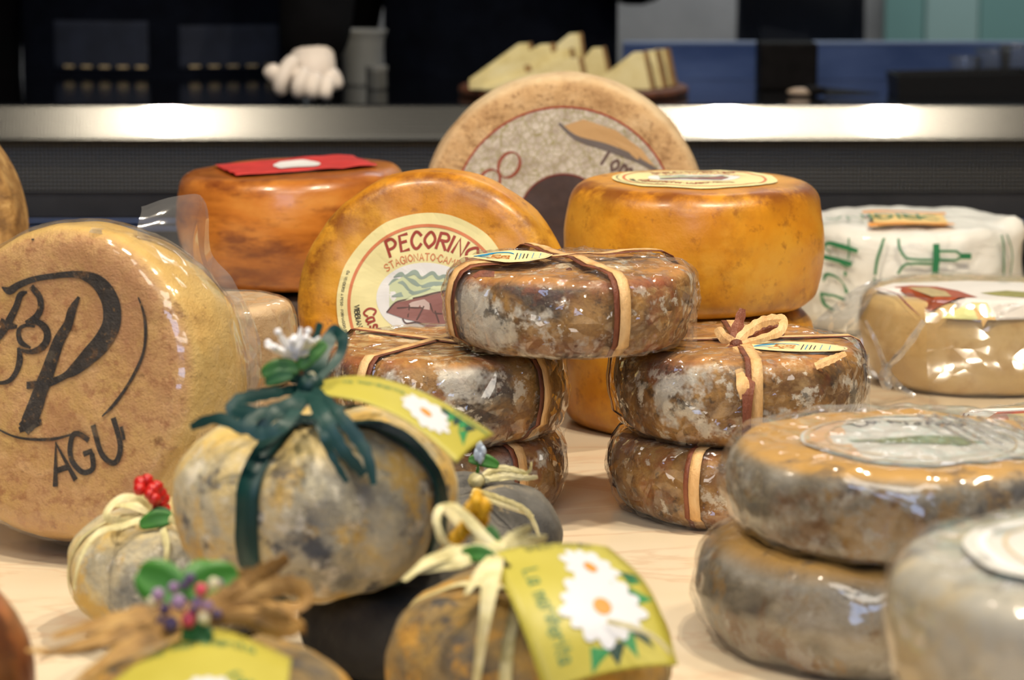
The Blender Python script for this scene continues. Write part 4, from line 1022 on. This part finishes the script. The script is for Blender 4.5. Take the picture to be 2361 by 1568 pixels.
tagcard(tS, [at(730, 878, 1.325), at(830, 868, 1.32), at(920, 885, 1.315), at(1025, 930, 1.305), at(1140, 1003, 1.30)],
        [at(742, 912, 1.285), at(840, 930, 1.27), at(930, 968, 1.262), at(1000, 1020, 1.255), at(1052, 1068, 1.25)], drawS, .002, (0, 0, 1), -1)
rib(tS, 'tag_string', ((718, 895, 1.30), (712, 868, 1.30), (722, 862, 1.30), (742, 895, 1.30)), .0018, paint('cream_string', S(232, 222, 180), .6), (0, -1, .3))

# V: left lower cheese, red berries
tV, WV = pump('round gold cheese with raffia bow and red berries, left of the green ribboned one', 428, 1.425, 0, .066, .073, PUMP, [d2(-78), d2(-168), d2(12), d2(102), d2(-130)], fd=.05)
for a in (-78, 12): WV.band('raffia_strap', d2(a), 0, .004, RPAL, tV, .0014, .08, .08)
for pts, w_ in ((((365, 1180, 1.42), (320, 1150, 1.41), (270, 1155, 1.40), (245, 1190, 1.39), (280, 1200, 1.38), (350, 1190, 1.41)), .008), (((360, 1180, 1.42), (300, 1165, 1.42), (250, 1165, 1.42)), .009),
                (((365, 1185, 1.40), (290, 1210, 1.38), (225, 1230, 1.375), (185, 1290, 1.365), (170, 1360, 1.36)), .006), (((365, 1190, 1.40), (385, 1260, 1.365), (375, 1340, 1.36)), .006),
                (((370, 1185, 1.40), (400, 1200, 1.38), (420, 1220, 1.375)), .006)):
    rib(tV, 'raffia_strand', pts, w_, RPAL, (0, -1, .5), .1, .2)
RED = paint('red_berry', S(206, 32, 26), .35, 0, .2, 80, .4)
for x, y, r in ((325, 1115, .0042), (340, 1106, .0034), (322, 1128, .0036), (352, 1130, .004), (362, 1122, .0036), (368, 1138, .0042), (356, 1150, .0038), (372, 1160, .0036), (366, 1172, .0038), (378, 1150, .0034), (345, 1140, .0032), (380, 1172, .0034)):
    ball(tV, 'berry', (x, y, 1.395 + rp.uniform(-.004, .004)), r, RED)
leaf(tV, (400, 1195, 1.385), (322, 1212, 1.385), .010); leaf(tV, (395, 1185, 1.39), (340, 1190, 1.39), .006, paint('deep_leaf_green', S(34, 92, 40), .5))

# U: middle lower cheese with the daisy tag
tU, WU = pump('round gold cheese with pale raffia bow and yellow daisy tag, front centre', 1222, 1.215, 0, .070, .088, PUMP2, [d2(-100), d2(-10), d2(80), d2(170), d2(-55), d2(-140)], fd=.06)
for a in (-100, -10): WU.band('raffia_strap', d2(a), 0, .006, RPAL, tU, .0016, .05, .05)
for pts, w_ in ((((1150, 1272, 1.20), (1100, 1240, 1.21), (1050, 1195, 1.215), (1018, 1172, 1.215), (1008, 1210, 1.205), (1040, 1262, 1.20), (1145, 1275, 1.195)), .008),
                (((1150, 1270, 1.195), (1095, 1215, 1.20), (1050, 1170, 1.20), (1020, 1165, 1.20)), .008),
                (((1148, 1272, 1.195), (1060, 1275, 1.185), (990, 1295, 1.175), (930, 1340, 1.165)), .012),
                (((1148, 1275, 1.19), (1060, 1295, 1.18), (1000, 1310, 1.175), (960, 1318, 1.17)), .010),
                (((1148, 1280, 1.185), (1110, 1320, 1.165), (1075, 1372, 1.150)), .009),
                (((1146, 1285, 1.18), (1132, 1340, 1.155), (1120, 1420, 1.142), (1108, 1500, 1.140), (1095, 1600, 1.140)), .011),
                (((1152, 1270, 1.20), (1190, 1262, 1.21), (1240, 1268, 1.21), (1285, 1275, 1.205)), .009),
                (((1152, 1268, 1.205), (1180, 1240, 1.215), (1225, 1215, 1.22)), .009),
                (((1152, 1270, 1.205), (1200, 1250, 1.215), (1260, 1240, 1.22)), .009)):
    rib(tU, 'raffia_strand', pts, w_, RPAL, (0, -1, .5), .15, .2)
ball(tU, 'knot', (1150, 1275, 1.195), .0055, RPAL)
YEL = paint('yellow_blossom', S(232, 178, 28), .5, 0, .25, 90)
for x, y in ((1098, 1160), (1108, 1178), (1092, 1192), (1112, 1196), (1084, 1176), (1100, 1148), (1118, 1168), (1122, 1240), (1135, 1252), (1075, 1214), (1062, 1230), (1048, 1244), (1140, 1262), (1088, 1206)):
    ball(tU, 'blossom', (x, y, 1.215 + rp.uniform(-.006, .004)), .0034, YEL, (1, .8, 1.2), None, .5)
leaf(tU, (1148, 1262, 1.205), (1122, 1215, 1.21), .006); leaf(tU, (1150, 1290, 1.185), (1160, 1255, 1.20), .007); leaf(tU, (1140, 1285, 1.18), (1060, 1280, 1.185), .008)
def drawU(P):
    for cx_, cy_ in ((.34, .62), (.42, .80), (.62, .86), (.74, .80), (.86, .80), (.30, .90)):
        for i in range(4): P.poly('leaf_print', TG2 if i % 2 else TD, [(cx_ - .02 + .02 * i, cy_ - .05), (cx_ + .02 + .02 * i, cy_ + .07), (cx_ + .04 + .02 * i, cy_ - .04)], .0002, 2) if cx_ < .5 else None
    for i, (a, b, c) in enumerate((((.40, .78), (.56, .70), (.50, .90)), ((.80, .40), (.97, .36), (.84, .56)), ((.80, .50), (.96, .56), (.80, .66)), ((.78, .62), (.92, .72), (.74, .74)), ((.76, .72), (.86, .86), (.68, .80)), ((.42, .84), (.52, .98), (.56, .84)))):
        P.poly('leaf_print', TG2 if i % 2 else TD, [a, b, c], .0002, 2)
    daisy(P, .25, .66, .17, .0003, 1.15, 11, .1); daisy(P, .56, .58, .27, .0006, 1.15, 13, .3)
    P.text('lettering', paint('tag_ink_print', S(58, 70, 62), .5), 'GIGLIO NATURA', .065, .30, .055, .0003, .12, PI / 2, .2, 1.1, .1)
    P.text('lettering', TG, 'La margherita', .20, .17, .085, .0003, .10, -.02, .2, 1.3, .2)
def swapped(A_, B_): return A_, B_
# u runs down the card, v from its left edge to its right edge
tagcard(tU, [at(1122, 1282, 1.185), at(1175, 1380, 1.150), at(1215, 1480, 1.130), at(1255, 1600, 1.120)],
        [at(1400, 1262, 1.215), at(1480, 1335, 1.185), at(1530, 1430, 1.160), at(1562, 1535, 1.140)], drawU, .004, (0, -.5, 1), 1)
rib(tU, 'tag_string', ((1150, 1275, 1.19), (1165, 1300, 1.175), (1178, 1305, 1.172)), .0022, paint('black_string', (.02, .02, .02), .5), (0, -1, .3))
rib(tU, 'raffia_strand', ((1400, 1432, 1.142), (1470, 1450, 1.136), (1520, 1478, 1.132), (1548, 1510, 1.130)), .0035, RPAL, (0, -1, .5))

# W: ash cheese at the back
tW, WW = pump('ash grey round cheese with pale raffia, just in front of the left tied stack', 1050, 1.50, 0, .063, .072, ASH, [d2(-45), d2(45), d2(135), d2(-135)], n=2.5, m=2.2, fd=.03)
for pts, w_ in ((((1100, 1110, 1.50), (1150, 1085, 1.505), (1215, 1090, 1.505), (1225, 1065, 1.505)), .0035), (((1100, 1112, 1.495), (1160, 1098, 1.50), (1210, 1102, 1.50), (1240, 1100, 1.50)), .006),
                (((1098, 1110, 1.50), (1140, 1080, 1.51), (1180, 1082, 1.51), (1212, 1096, 1.505), (1160, 1106, 1.50), (1100, 1114, 1.50)), .005),
                (((1090, 1130, 1.47), (1150, 1150, 1.455), (1215, 1180, 1.45), (1245, 1240, 1.445)), .006), (((1085, 1140, 1.465), (1160, 1165, 1.45), (1230, 1190, 1.455)), .004)):
    rib(tW, 'raffia_strand', pts, w_, RPAL, (0, -1, .6), .1, .2)
leaf(tW, (1150, 1075, 1.495), (1080, 1060, 1.495), .008); 
for x, y in ((1105, 1030), (1112, 1042), (1100, 1048), (1108, 1055)): ball(tW, 'blossom', (x, y, 1.492), .003, paint('pale_blue_blossom', S(190, 206, 226), .5), (.7, .7, 1.3), None, .4)
ball(tW, 'knot', (1098, 1108, 1.495), .005, RPAL); rib(tW, 'stem', ((1098, 1108, 1.495), (1102, 1080, 1.493), (1106, 1045, 1.492)), .002, LEAF, (0, -1, .2))

# hidden support cheese; the shade of the gap is painted into its rind
pump('dark ash round cheese in the shadow under the green ribboned cheese', 905, 1.345, 0, .052, .058, rind('gap_shade_rind', [(.3, S(34, 32, 30)), (.5, S(58, 55, 50)), (.7, S(88, 82, 70))], 18, [], (80, .6), .85), [], fd=0, xoff=.003)

# T: front left cheese with brown raffia, berries and tag
tT, WT = pump('round gold cheese with brown raffia, purple berries and yellow tag, lower left foreground', 500, 1.095, 0, .068, .088, PUMP2, [d2(-100), d2(-10), d2(80), d2(170), d2(-40), d2(-150)], fd=.06)
for pts, w_ in ((((430, 1425, 1.08), (370, 1440, 1.065), (250, 1470, 1.055), (100, 1510, 1.05)), .016), (((430, 1420, 1.08), (340, 1420, 1.075), (230, 1440, 1.07), (120, 1470, 1.065)), .016),
                (((430, 1435, 1.07), (340, 1470, 1.05), (250, 1520, 1.04), (170, 1580, 1.03)), .014), (((430, 1428, 1.075), (300, 1460, 1.06), (180, 1500, 1.055), (60, 1500, 1.05)), .010),
                (((450, 1420, 1.08), (540, 1370, 1.09), (610, 1320, 1.10), (665, 1285, 1.105)), .015), (((450, 1425, 1.08), (560, 1385, 1.09), (650, 1350, 1.095), (705, 1365, 1.09), (690, 1400, 1.085), (600, 1400, 1.08), (460, 1430, 1.075)), .013),
                (((450, 1428, 1.08), (560, 1410, 1.08), (650, 1430, 1.075), (705, 1450, 1.07)), .014), (((455, 1430, 1.075), (560, 1425, 1.07), (640, 1455, 1.065), (690, 1440, 1.07), (640, 1400, 1.08)), .010),
                (((445, 1425, 1.08), (520, 1360, 1.10), (580, 1325, 1.105), (640, 1330, 1.10)), .012)):
    rib(tT, 'raffia_strand', pts, w_, RGLD, (0, -1, .5), .2, .25)
ball(tT, 'knot', (440, 1428, 1.075), .007, RGLD)
BL = paint('bright_leaf_green', S(58, 124, 38), .45)
leaf(tT, (425, 1385, 1.085), (318, 1318, 1.095), .020, BL); leaf(tT, (420, 1370, 1.088), (548, 1322, 1.10), .017, BL); leaf(tT, (425, 1360, 1.09), (500, 1310, 1.105), .014, BL); leaf(tT, (420, 1455, 1.062), (488, 1478, 1.055), .012, paint('deep_leaf_green', S(34, 92, 40), .5))
bc = {'p': paint('lilac_berry', S(160, 128, 170), .4, 0, .15, 80, .3), 'd': paint('violet_berry', S(84, 66, 110), .4, 0, .2, 80, .3), 'r': paint('pink_berry', S(222, 78, 104), .35, 0, .15, 80, .3), 'w': paint('cream_berry', S(222, 214, 180), .4, 0, .1, 80, .3)}
for x, y, r, c_ in ((412, 1390, 20, 'p'), (365, 1372, 17, 'p'), (400, 1355, 14, 'p'), (455, 1392, 16, 'p'), (463, 1360, 16, 'r'), (492, 1346, 15, 'w'), (438, 1335, 15, 'd'), (380, 1405, 15, 'd'), (350, 1388, 13, 'w'), (435, 1430, 19, 'r'), (470, 1426, 15, 'w'),
                    (500, 1418, 14, 'd'), (395, 1440, 20, 'd'), (425, 1350, 12, 'd'), (445, 1410, 13, 'd'), (480, 1398, 13, 'p'), (372, 1432, 13, 'd'), (505, 1345, 10, 'p')):
    ball(tT, 'berry', (x, y, 1.062 + rp.uniform(-.006, .006)), r * 1.07 / F * .95, bc[c_], (1, 1, 1.1))
def drawT(P):
    P.text('lettering', TG, 'La margherita', .10, .78, .085, .0003, .12, .12, .2, .8, .2); P.text('lettering', TG, 'formaggio', .62, .55, .09, .0003, .13, -.5, .2, .9, .2)
    daisy(P, .56, .40, .17, .0003, .8, 13, .3)
tagcard(tT, [at(365, 1500, 1.06), at(500, 1452, 1.07), at(672, 1520, 1.06)], [at(150, 1690, .985), at(430, 1730, .975), at(650, 1740, .975)], lambda P: drawT(Print2(P)), .003, (0, 0, 1), -1)


# ---------------------------------------------------------------- on the service counter
ZC = .160
WOOD = rind('dark_board_wood', [(.3, S(64, 34, 20)), (.5, S(96, 54, 32)), (.7, S(124, 74, 44))], 20, [], (60, .2), .5, stretch=(1, 6, 6))
WB = Wheel(prof_wheel(.147, .012, .005, .004), 0)
cheese('wooden_board', 'round dark wooden board carrying cut cheese wedges on the steel counter', 'board', WB, WOOD, (X(1322, 3.335, .16), 3.335, ZC), mesh_name='board_disc')
CHZ = rind('pale_cheese_paste', [(.3, S(206, 188, 126)), (.5, S(226, 212, 156)), (.7, S(236, 226, 180))], 30, [], (120, .15), .5)
RND = rind('wedge_rind', [(.3, S(120, 88, 50)), (.6, S(160, 124, 76))], 40, [], (120, .4), .7)
def wedge(label, px, Y, length, hgt, thick, yaw=0, roll=0, tip=.12):
    t = thing('cheese_wedge', label, 'cheese wedge', (X(px, Y, ZC), Y, ZC + .0125), (0, 0, yaw), 'cut wedges on the wooden board')
    # profile in x (tip at left) and z, extruded in depth
    pr = [(-length, 0), (0, 0), (-.010, hgt), (-.022, hgt * .99), (-length, hgt * tip)]
    def pris(nm, pr, mat, y0, y1):
        n = len(pr); vs = [(x, y0, z) for x, z in pr] + [(x + .004, y1, z * .98) for x, z in pr]
        fs = [tuple(range(n)), tuple(range(n, 2 * n))[::-1]] + [(j, j + n, (j + 1) % n + n, (j + 1) % n) for j in range(n)]
        o = obj(nm, vs, fs, mat, t, False)
        bm = bmesh.new(); bm.from_mesh(o.data); bmesh.ops.bevel(bm, geom=bm.edges[:], offset=.0008, segments=1, affect='EDGES'); bmesh.ops.recalc_face_normals(bm, faces=bm.faces); bm.to_mesh(o.data); bm.free()
    pris('paste', pr, CHZ, 0, thick)
    pris('rind_edge', [(0, 0), (.0035, .001), (-.0065, hgt + .0015), (-.010, hgt)], RND, 0, thick)
wd = [('cut wedge at the left front of the pile, tip towards the gloved hand', 1225, 3.235, .078, .030, .015, -.10, .45), ('long wedge lying across the front of the left pile', 1350, 3.232, .128, .040, .014, .02, .06),
      ('wedge behind the long front one in the left pile', 1330, 3.258, .125, .050, .014, .10, .06), ('third wedge of the left pile, peak showing above the others', 1285, 3.288, .105, .054, .015, -.06, .12),
      ('wedge at the back of the left pile with lowest peak', 1235, 3.325, .085, .053, .016, .12, .15), ('tallest wedge of the left pile, standing behind the front ones', 1352, 3.318, .100, .066, .016, .16, .06),
      ('broad wedge at the front of the right pile', 1500, 3.24, .078, .047, .013, .02, .06), ('wedge second from the right end of the board', 1527, 3.268, .060, .047, .013, -.08, .2),
      ('wedge at the far right end of the board', 1548, 3.296, .060, .047, .013, -.12, .2), ('small wedge at the back between both piles', 1405, 3.320, .050, .048, .016, .1, .3)]
for lb, px, Y, L, hh, th, yw, tp in wd: wedge(lb, px, Y, L, hh, th, yw, 0, tp)

blk = paint('matt_black_plastic', (.012, .012, .013), .45); slate = paint('dark_slate', (.007, .006, .006), .6, 0, .5, 60)
def bevbox(name, x0, x1, y0, y1, z0, z1, mat, label, cat, b=.004):
    o = box(name, -(x1 - x0) / 2, (x1 - x0) / 2, -(y1 - y0) / 2, (y1 - y0) / 2, 0, z1 - z0, mat, None, b); o.location = ((x0 + x1) / 2, (y0 + y1) / 2, z0)
    return tag(o, label, cat)
bevbox('dark_block', X(1750, 3.42, .2), X(1882, 3.42, .2), 3.40, 3.47, ZC, .2215, slate, 'dark slate coloured upright block standing on the steel counter', 'block')
kn = thing('knife', 'kitchen knife with pale handle end lying before the dark block', 'knife', (X(1900, 3.28, ZC), 3.28, ZC))
x0 = X(1900, 3.28, ZC); o = obj('blade', [(0, 0, .001), (X(2030, 3.28, ZC) - x0, .01, .003), (X(2010, 3.28, ZC) - x0, .02, .004), (0, .025, .009), (0, 0, .003), (X(2030, 3.28, ZC) - x0, .01, .0045), (X(2010, 3.28, ZC) - x0, .02, .0055), (0, .025, .011)],
        [(3, 2, 1, 0), (4, 5, 6, 7), (0, 1, 5, 4), (1, 2, 6, 5), (2, 3, 7, 6), (3, 0, 4, 7)], slate, kn, False)
blob('handle', (-.012, .012, .0075), .011, slate, kn, (1.6, .8, .6)); blob('handle_end', (-.028, .010, .0060), .010, paint('pale_handle', S(170, 150, 130), .5), kn, (1.8, .7, .55))
tr = thing('black_tray', 'black open tray at the right end of the steel counter', 'tray', (X(2215, 3.35, .17), 3.35, ZC))
tw = X(2375, 3.35, .17) - X(2215, 3.35, .17)
def traymesh(w0, w1, d, h, th):
    vs = []
    for k, (w_, dd, z) in enumerate(((w0, d * .9, 0), (w1, d, h), (w1 - th, d - th, h), (w0 - th, d * .9 - th, th))):
        vs += [(-w_, -dd, z), (w_, -dd, z + (.004 if k in (1, 2) else 0)), (w_, dd, z + (.004 if k in (1, 2) else 0)), (-w_, dd, z)]
    fs = [(3, 2, 1, 0)] + [(a * 4 + j, a * 4 + (j + 1) % 4, (a + 1) * 4 + (j + 1) % 4, (a + 1) * 4 + j) for a in range(3) for j in range(4)] + [(12, 13, 14, 15)]
    return vs, fs
vs, fs = traymesh(tw * .97, tw, .05, .0255, .003); obj('tray_body', vs, fs, blk, tr, False)
glass = Mt('clear_glass'); glass = glass.set(col=(.9, .95, 1), rough=.05, trans=.95)
for lb, px, Y, r, h in (('clear glass tumbler behind the black tray, left one', 2225, 3.50, .022, .038), ('clear glass tumbler behind the black tray, middle one', 2290, 3.52, .024, .046), ('clear glass tumbler behind the black tray at the right border', 2345, 3.49, .024, .054)):
    Wg = Wheel([(0, 0), (r * .8, 0), (r * .82, .002), (r, h), (r - .0015, h), (r * .8 - .0015, .004), (0, .004)], 0, N=60)
    t = thing('glass_tumbler', lb, 'glass', (X(px, Y, .2), Y, ZC)); Wg.mesh('glass_body', glass, t, 32)
tub = thing('plastic_tub', 'translucent grey flared tub behind the gloved hand', 'tub', (X(835, 3.50, .2), 3.50, ZC))
rr = .031
Wt = Wheel([(0, 0), (rr * .82, 0), (rr * .90, .040), (rr * .98, .062), (rr * 1.12, .074), (rr * 1.10, .0745), (rr * .94, .062), (rr * .86, .040), (rr * .78, .003), (0, .003)], 0, N=70)
Wt.mesh('tub_body', paint('grey_tub_plastic', S(140, 142, 140), .4), tub, 40); Wt2 = Wheel([(0, .006), (rr * .76, .006), (rr * .82, .030), (0, .032)], 0, N=30); Wt2.mesh('contents', paint('amber_contents', S(110, 80, 40), .5), tub, 30)
jr = thing('small_jar', 'small clear jar with pale lid beside the grey tub', 'jar', (X(868, 3.42, .2), 3.42, ZC))
Wheel([(0, 0), (.013, 0), (.014, .002), (.014, .024), (.0, .024)], 0, N=40).mesh('jar_body', paint('smoky_glass', (.12, .12, .11), .15), jr, 28); Wheel([(0, .0242), (.0145, .0242), (.0145, .031), (0, .031)], 0, N=30).mesh('lid', paint('grey_lid', S(120, 120, 116), .4), jr, 28)
bag = thing('black_bag', 'rounded black bag showing above the blue panel, at the top right', 'bag', (X(1845, 4.62, .2), 4.62, .055))
bm = bmesh.new(); bmesh.ops.create_cube(bm, size=1)
for v in bm.verts: v.co = Vector((v.co.x * .222 * (1 if v.co.z < 0 else .96), v.co.y * .14, (v.co.z + .5) * .40))
bmesh.ops.bevel(bm, geom=bm.edges[:], offset=.035, segments=5, affect='EDGES'); bm_obj('bag_body', bm, paint('black_fabric', (.006, .006, .007), .9), bag)
ribbon('carry_strap', [(-.06, 0, .395), (-.04, 0, .46), (.04, 0, .46), (.06, 0, .395)], .02, paint('black_fabric', (.006, .006, .007), .9), bag, (0, 1, 0), .002, 0, False)

# ---------------------------------------------------------------- people behind the counter
def skin(name, V_, E_, Rr, mat, parent, sub=2, root=0):
    me = bpy.data.meshes.new(name); me.from_pydata(V_, E_, []); o = bpy.data.objects.new(name + '_tmp', me); C.objects.link(o)
    o.modifiers.new('s', 'SKIN'); me.skin_vertices[0].data[root].use_root = True
    for i, r in enumerate(Rr): me.skin_vertices[0].data[i].radius = r if isinstance(r, tuple) else (r, r)
    o.modifiers.new('u', 'SUBSURF').levels = sub
    bpy.context.view_layer.update(); dg = bpy.context.evaluated_depsgraph_get(); m2 = bpy.data.meshes.new_from_object(o.evaluated_get(dg)); bpy.data.objects.remove(o)
    m2.name = name; m2.materials.clear(); m2.materials.append(mat); m2.polygons.foreach_set('use_smooth', [True] * len(m2.polygons))
    r_ = bpy.data.objects.new(name, m2); C.objects.link(r_); r_.parent = parent; return r_
SKINC = paint('skin', S(206, 154, 124), .5, 0, .08, 30); CLOTH = paint('black_cloth', (.0030, .0030, .0036), .95, 0, .3, 30); DENIM = paint('dark_denim', (.0050, .0065, .012), .9, 0, .45, 24); TROU = paint('dark_trousers', (.010, .010, .013), .9); HAIR = paint('dark_hair', (.02, .013, .009), .6, 0, .4, 60); SHOE = paint('black_leather', (.01, .01, .01), .35)
for _m in (CLOTH, DENIM, blk, slate): _m.node_tree.nodes['Principled BSDF'].inputs['Specular IOR Level'].default_value = .06
def person(label, x, Y, elbows, wrists, k=1.0, lean=0.0, skirt=1.0, armr=.048):
    t = thing('person', label, 'person', (x, Y, -.9))
    # points local to the feet: 0 pelvis 1 waist 2 chest 3 neck base 4 neck 5 chin 6 head top; facing -Y
    z = lambda v: v * k
    base = [(0, 0, z(.95)), (0, 0, z(1.10)), (0, lean * .5, z(1.30)), (0, lean, z(1.44)), (0, lean, z(1.50)), (0, lean - .01, z(1.56)), (0, lean, z(1.66)), (0, lean, z(1.73))]
    loc = lambda p: (p[0] - x, p[1] - Y, p[2] + .9)
    V_ = list(base); E_ = [(i, i + 1) for i in range(7)]; Rr = [(.15, .11), (.14, .10), (.17, .11), (.10, .08), (.055, .055), (.065, .075), (.085, .10), (.05, .06)]
    for sg, el, wr in ((-1, elbows[0], wrists[0]), (1, elbows[1], wrists[1])):
        b = len(V_); V_ += [(sg * .17, lean, z(1.41)), loc(el), loc(wr)]; E_ += [(3, b), (b, b + 1), (b + 1, b + 2)]; Rr += [.06, .042, .028]
        b = len(V_); V_ += [(sg * .09, 0, z(.88)), (sg * .10, -.01, z(.50)), (sg * .10, .02, z(.09)), (sg * .10, -.11, z(.035))]; E_ += [(0, b), (b, b + 1), (b + 1, b + 2), (b + 2, b + 3)]; Rr += [.085, .058, .04, .032]
    body = skin('body', V_, E_, Rr, SKINC, t)
    # clothes: jacket (torso and sleeves) and trousers, a little larger than the body
    JV = base[:4]; JE = [(0, 1), (1, 2), (2, 3)]; JR = [(.175 * skirt, .125), (.165, .12), (.19, .125), (.115, .09)]
    for sg, el, wr in ((-1, elbows[0], wrists[0]), (1, elbows[1], wrists[1])):
        b = len(JV); el, wr = Vector(loc(el)), Vector(loc(wr)); JV += [(sg * .175, lean, z(1.41)), tuple(el), tuple(el.lerp(wr, 1.05))]; JE += [(3, b), (b, b + 1), (b + 1, b + 2)]; JR += [.078, armr * 1.15, armr * .9]
    skin('jacket', [tuple(v) for v in JV], JE, JR, CLOTH, body)
    TV = [(0, 0, z(.97))]; TE = []; TR = [(.17, .125)]
    for sg in (-1, 1):
        b = len(TV); TV += [(sg * .09, 0, z(.86)), (sg * .10, -.01, z(.50)), (sg * .10, .02, z(.10))]; TE += [(0, b), (b, b + 1), (b + 1, b + 2)]; TR += [.105, .078, .062]
        blob('shoe', (sg * .10, -.06, .045), .05, SHOE, body, (1, 2.5, .9))
    skin('trousers', TV, TE, TR, TROU, body)
    hd = Vector((0, lean, z(1.64)))
    blob('hair', hd + Vector((0, .022, .035)), .108, HAIR, body, (.88, .98, .95), None, .1, 20)
    blob('nose', hd + Vector((0, -.108, -.01)), .014, SKINC, body, (.8, 1.1, 1.5)); blob('mouth', hd + Vector((0, -.088, -.052)), .02, paint('lip', S(170, 90, 84), .5), body, (1.1, .5, .3))
    for sg in (-1, 1):
        blob('eye', hd + Vector((sg * .032, -.092, .01)), .011, paint('eye_dark', (.03, .02, .015), .2), body, (1.2, .6, .7)); blob('ear', hd + Vector((sg * .088, .01, 0)), .022, SKINC, body, (.4, .8, 1.3))
    return t, body
xa_, ya_ = X(395, 3.80, .2), 3.80
el_l, wr_l = (xa_ - .25, 3.70, .19), (xa_ - .16, 3.50, .10)
wr_r = at(722, 128, 3.245)
p1, b1 = person('person in black jacket and dark denim apron, white gloved fist resting on the counter', xa_, ya_, ((xa_ - .27, 3.78, .22), at(742, -150, 3.42)), ((xa_ - .24, 3.70, -.02), tuple(wr_r)), 1.0, -.05, 1.1, .050)
# apron with two stitched pocket panels
def torso_pt(cx, Y, yaw): pass
ap = thing; 
def apron(body, x, Y, half, z0, z1, yf):
    f = lambda u, v, h=0: Vector(((u - .5) * 2 * half, yf - .012 + ((u - .5) * 2) ** 2 * .05 - h + .003 * math.sin(u * 20) * (1 - v), z0 + v * (z1 - z0) + .9))
    o = sheet('apron', f, DENIM, body, 40, 20, .003); return f, o
fa, oa = apron(b1, xa_, ya_, .20, -.35, .31, -.125)
def pocket(u0, u1, zt, zb, bow=0):
    v = lambda z: (z + .35) / .66
    g = lambda a, b, h=0: fa(u0 + (u1 - u0) * a, v(zb) + (v(zt) - v(zb)) * b, h + .004)
    o = sheet('pocket', g, paint('denim_pocket', (.018, .024, .044), .9, 0, .4, 30), oa, 14, 8, .002)
    P = Print(lambda a, b, h: g(a, b, .0025 + h), oa); th_ = paint('tan_thread', S(210, 186, 140), .6)
    for k in range(5): P.stroke('stitch', th_, [(.12 + k * .19, .06), (.20 + k * .19, .06)], .045, .0003, False, 2)
    P.done()
def uA(px): return (X(px, 3.67, .2) - xa_) / .40 + .5
pocket(uA(120), uA(345), at(0, 48, 3.67).z, at(0, 160, 3.67).z); pocket(uA(415), uA(640), at(0, 58, 3.67).z, at(0, 158, 3.67).z)
# gloved fist: palm and five curled fingers fused into one glove
def glove(parent):
    g = bmesh.new()
    def chain(pts, rad):
        Vp = [tuple(at(*p)) for p in pts]
        o = skin('tmp', Vp, [(i, i + 1) for i in range(len(Vp) - 1)], rad, CLOTH, None, 2); g.from_mesh(o.data); bpy.data.objects.remove(o)
    chain(((738, 40, 3.29), (730, 90, 3.27), (718, 135, 3.245), (722, 165, 3.240), (738, 195, 3.240)), [(.024, .022), (.026, .022), (.031, .024), (.033, .024), (.024, .020)])
    for a, b, c_, d_, e, r in (((684, 138, 3.222), (660, 162, 3.205), (648, 188, 3.198), (644, 208, 3.204), (654, 216, 3.216), .0102),
                               ((706, 160, 3.214), (694, 186, 3.198), (688, 206, 3.196), (688, 220, 3.206), (694, 218, 3.218), .0102),
                               ((732, 172, 3.216), (724, 196, 3.200), (719, 213, 3.198), (720, 223, 3.208), (724, 220, 3.218), .0098),
                               ((757, 182, 3.222), (753, 203, 3.206), (749, 218, 3.204), (751, 224, 3.212), (755, 220, 3.222), .0090)):
        chain((a, b, c_, d_, e), [r * 1.15, r * 1.08, r, r * .92, r * .8])
    chain(((690, 165, 3.232), (665, 182, 3.230), (645, 186, 3.216), (628, 170, 3.208), (617, 153, 3.206)), [.014, .013, .012, .0115, .0105])
    chain(((745, 160, 3.240), (768, 195, 3.236), (770, 214, 3.234)), [.018, .016, .013])
    me = bpy.data.meshes.new('glove'); g.to_mesh(me); g.free()
    o = bpy.data.objects.new('gtmp', me); C.objects.link(o)
    r = o.modifiers.new('r', 'REMESH'); r.mode = 'VOXEL'; r.voxel_size = .0012; r.use_smooth_shade = True
    sm = o.modifiers.new('m', 'SMOOTH'); sm.iterations = 2; sm.factor = .5
    bpy.context.view_layer.update(); dg = bpy.context.evaluated_depsgraph_get(); m2 = bpy.data.meshes.new_from_object(o.evaluated_get(dg)); bpy.data.objects.remove(o)
    m2.materials.clear(); gmat = Mt('white_latex_glove'); cg = gmat.coord(); m2.materials.append(gmat.set(col=S(236, 224, 212), rough=.5, normal=gmat.bump(gmat.noise(cg, 90, 4, .6, 1), .35, .002)))
    o = bpy.data.objects.new('glove', m2); C.objects.link(o)
    mn = min(v.co.z for v in m2.vertices)
    for v in m2.vertices: v.co.z += max(0, ZC + .0008 - mn)
    bpy.context.view_layer.update(); m2.transform(parent.matrix_world.inverted()); o.parent = parent; o['label'] = 'white latex glove closed in a fist'
glove(b1)
xb_ = X(1155, 3.85, .2)
p2, b2 = person('person in plain black clothes standing behind the board of cheese wedges', xb_, 3.85, ((xb_ - .24, 3.86, .20), at(1490, -30, 3.72)), ((xb_ - .20, 3.74, -.05), at(1330, -190, 3.55)), 1.0, -.04, 1.18, .050)
apron(b2, xb_, 3.85, .168, -.35, .31, -.125)
#@@END
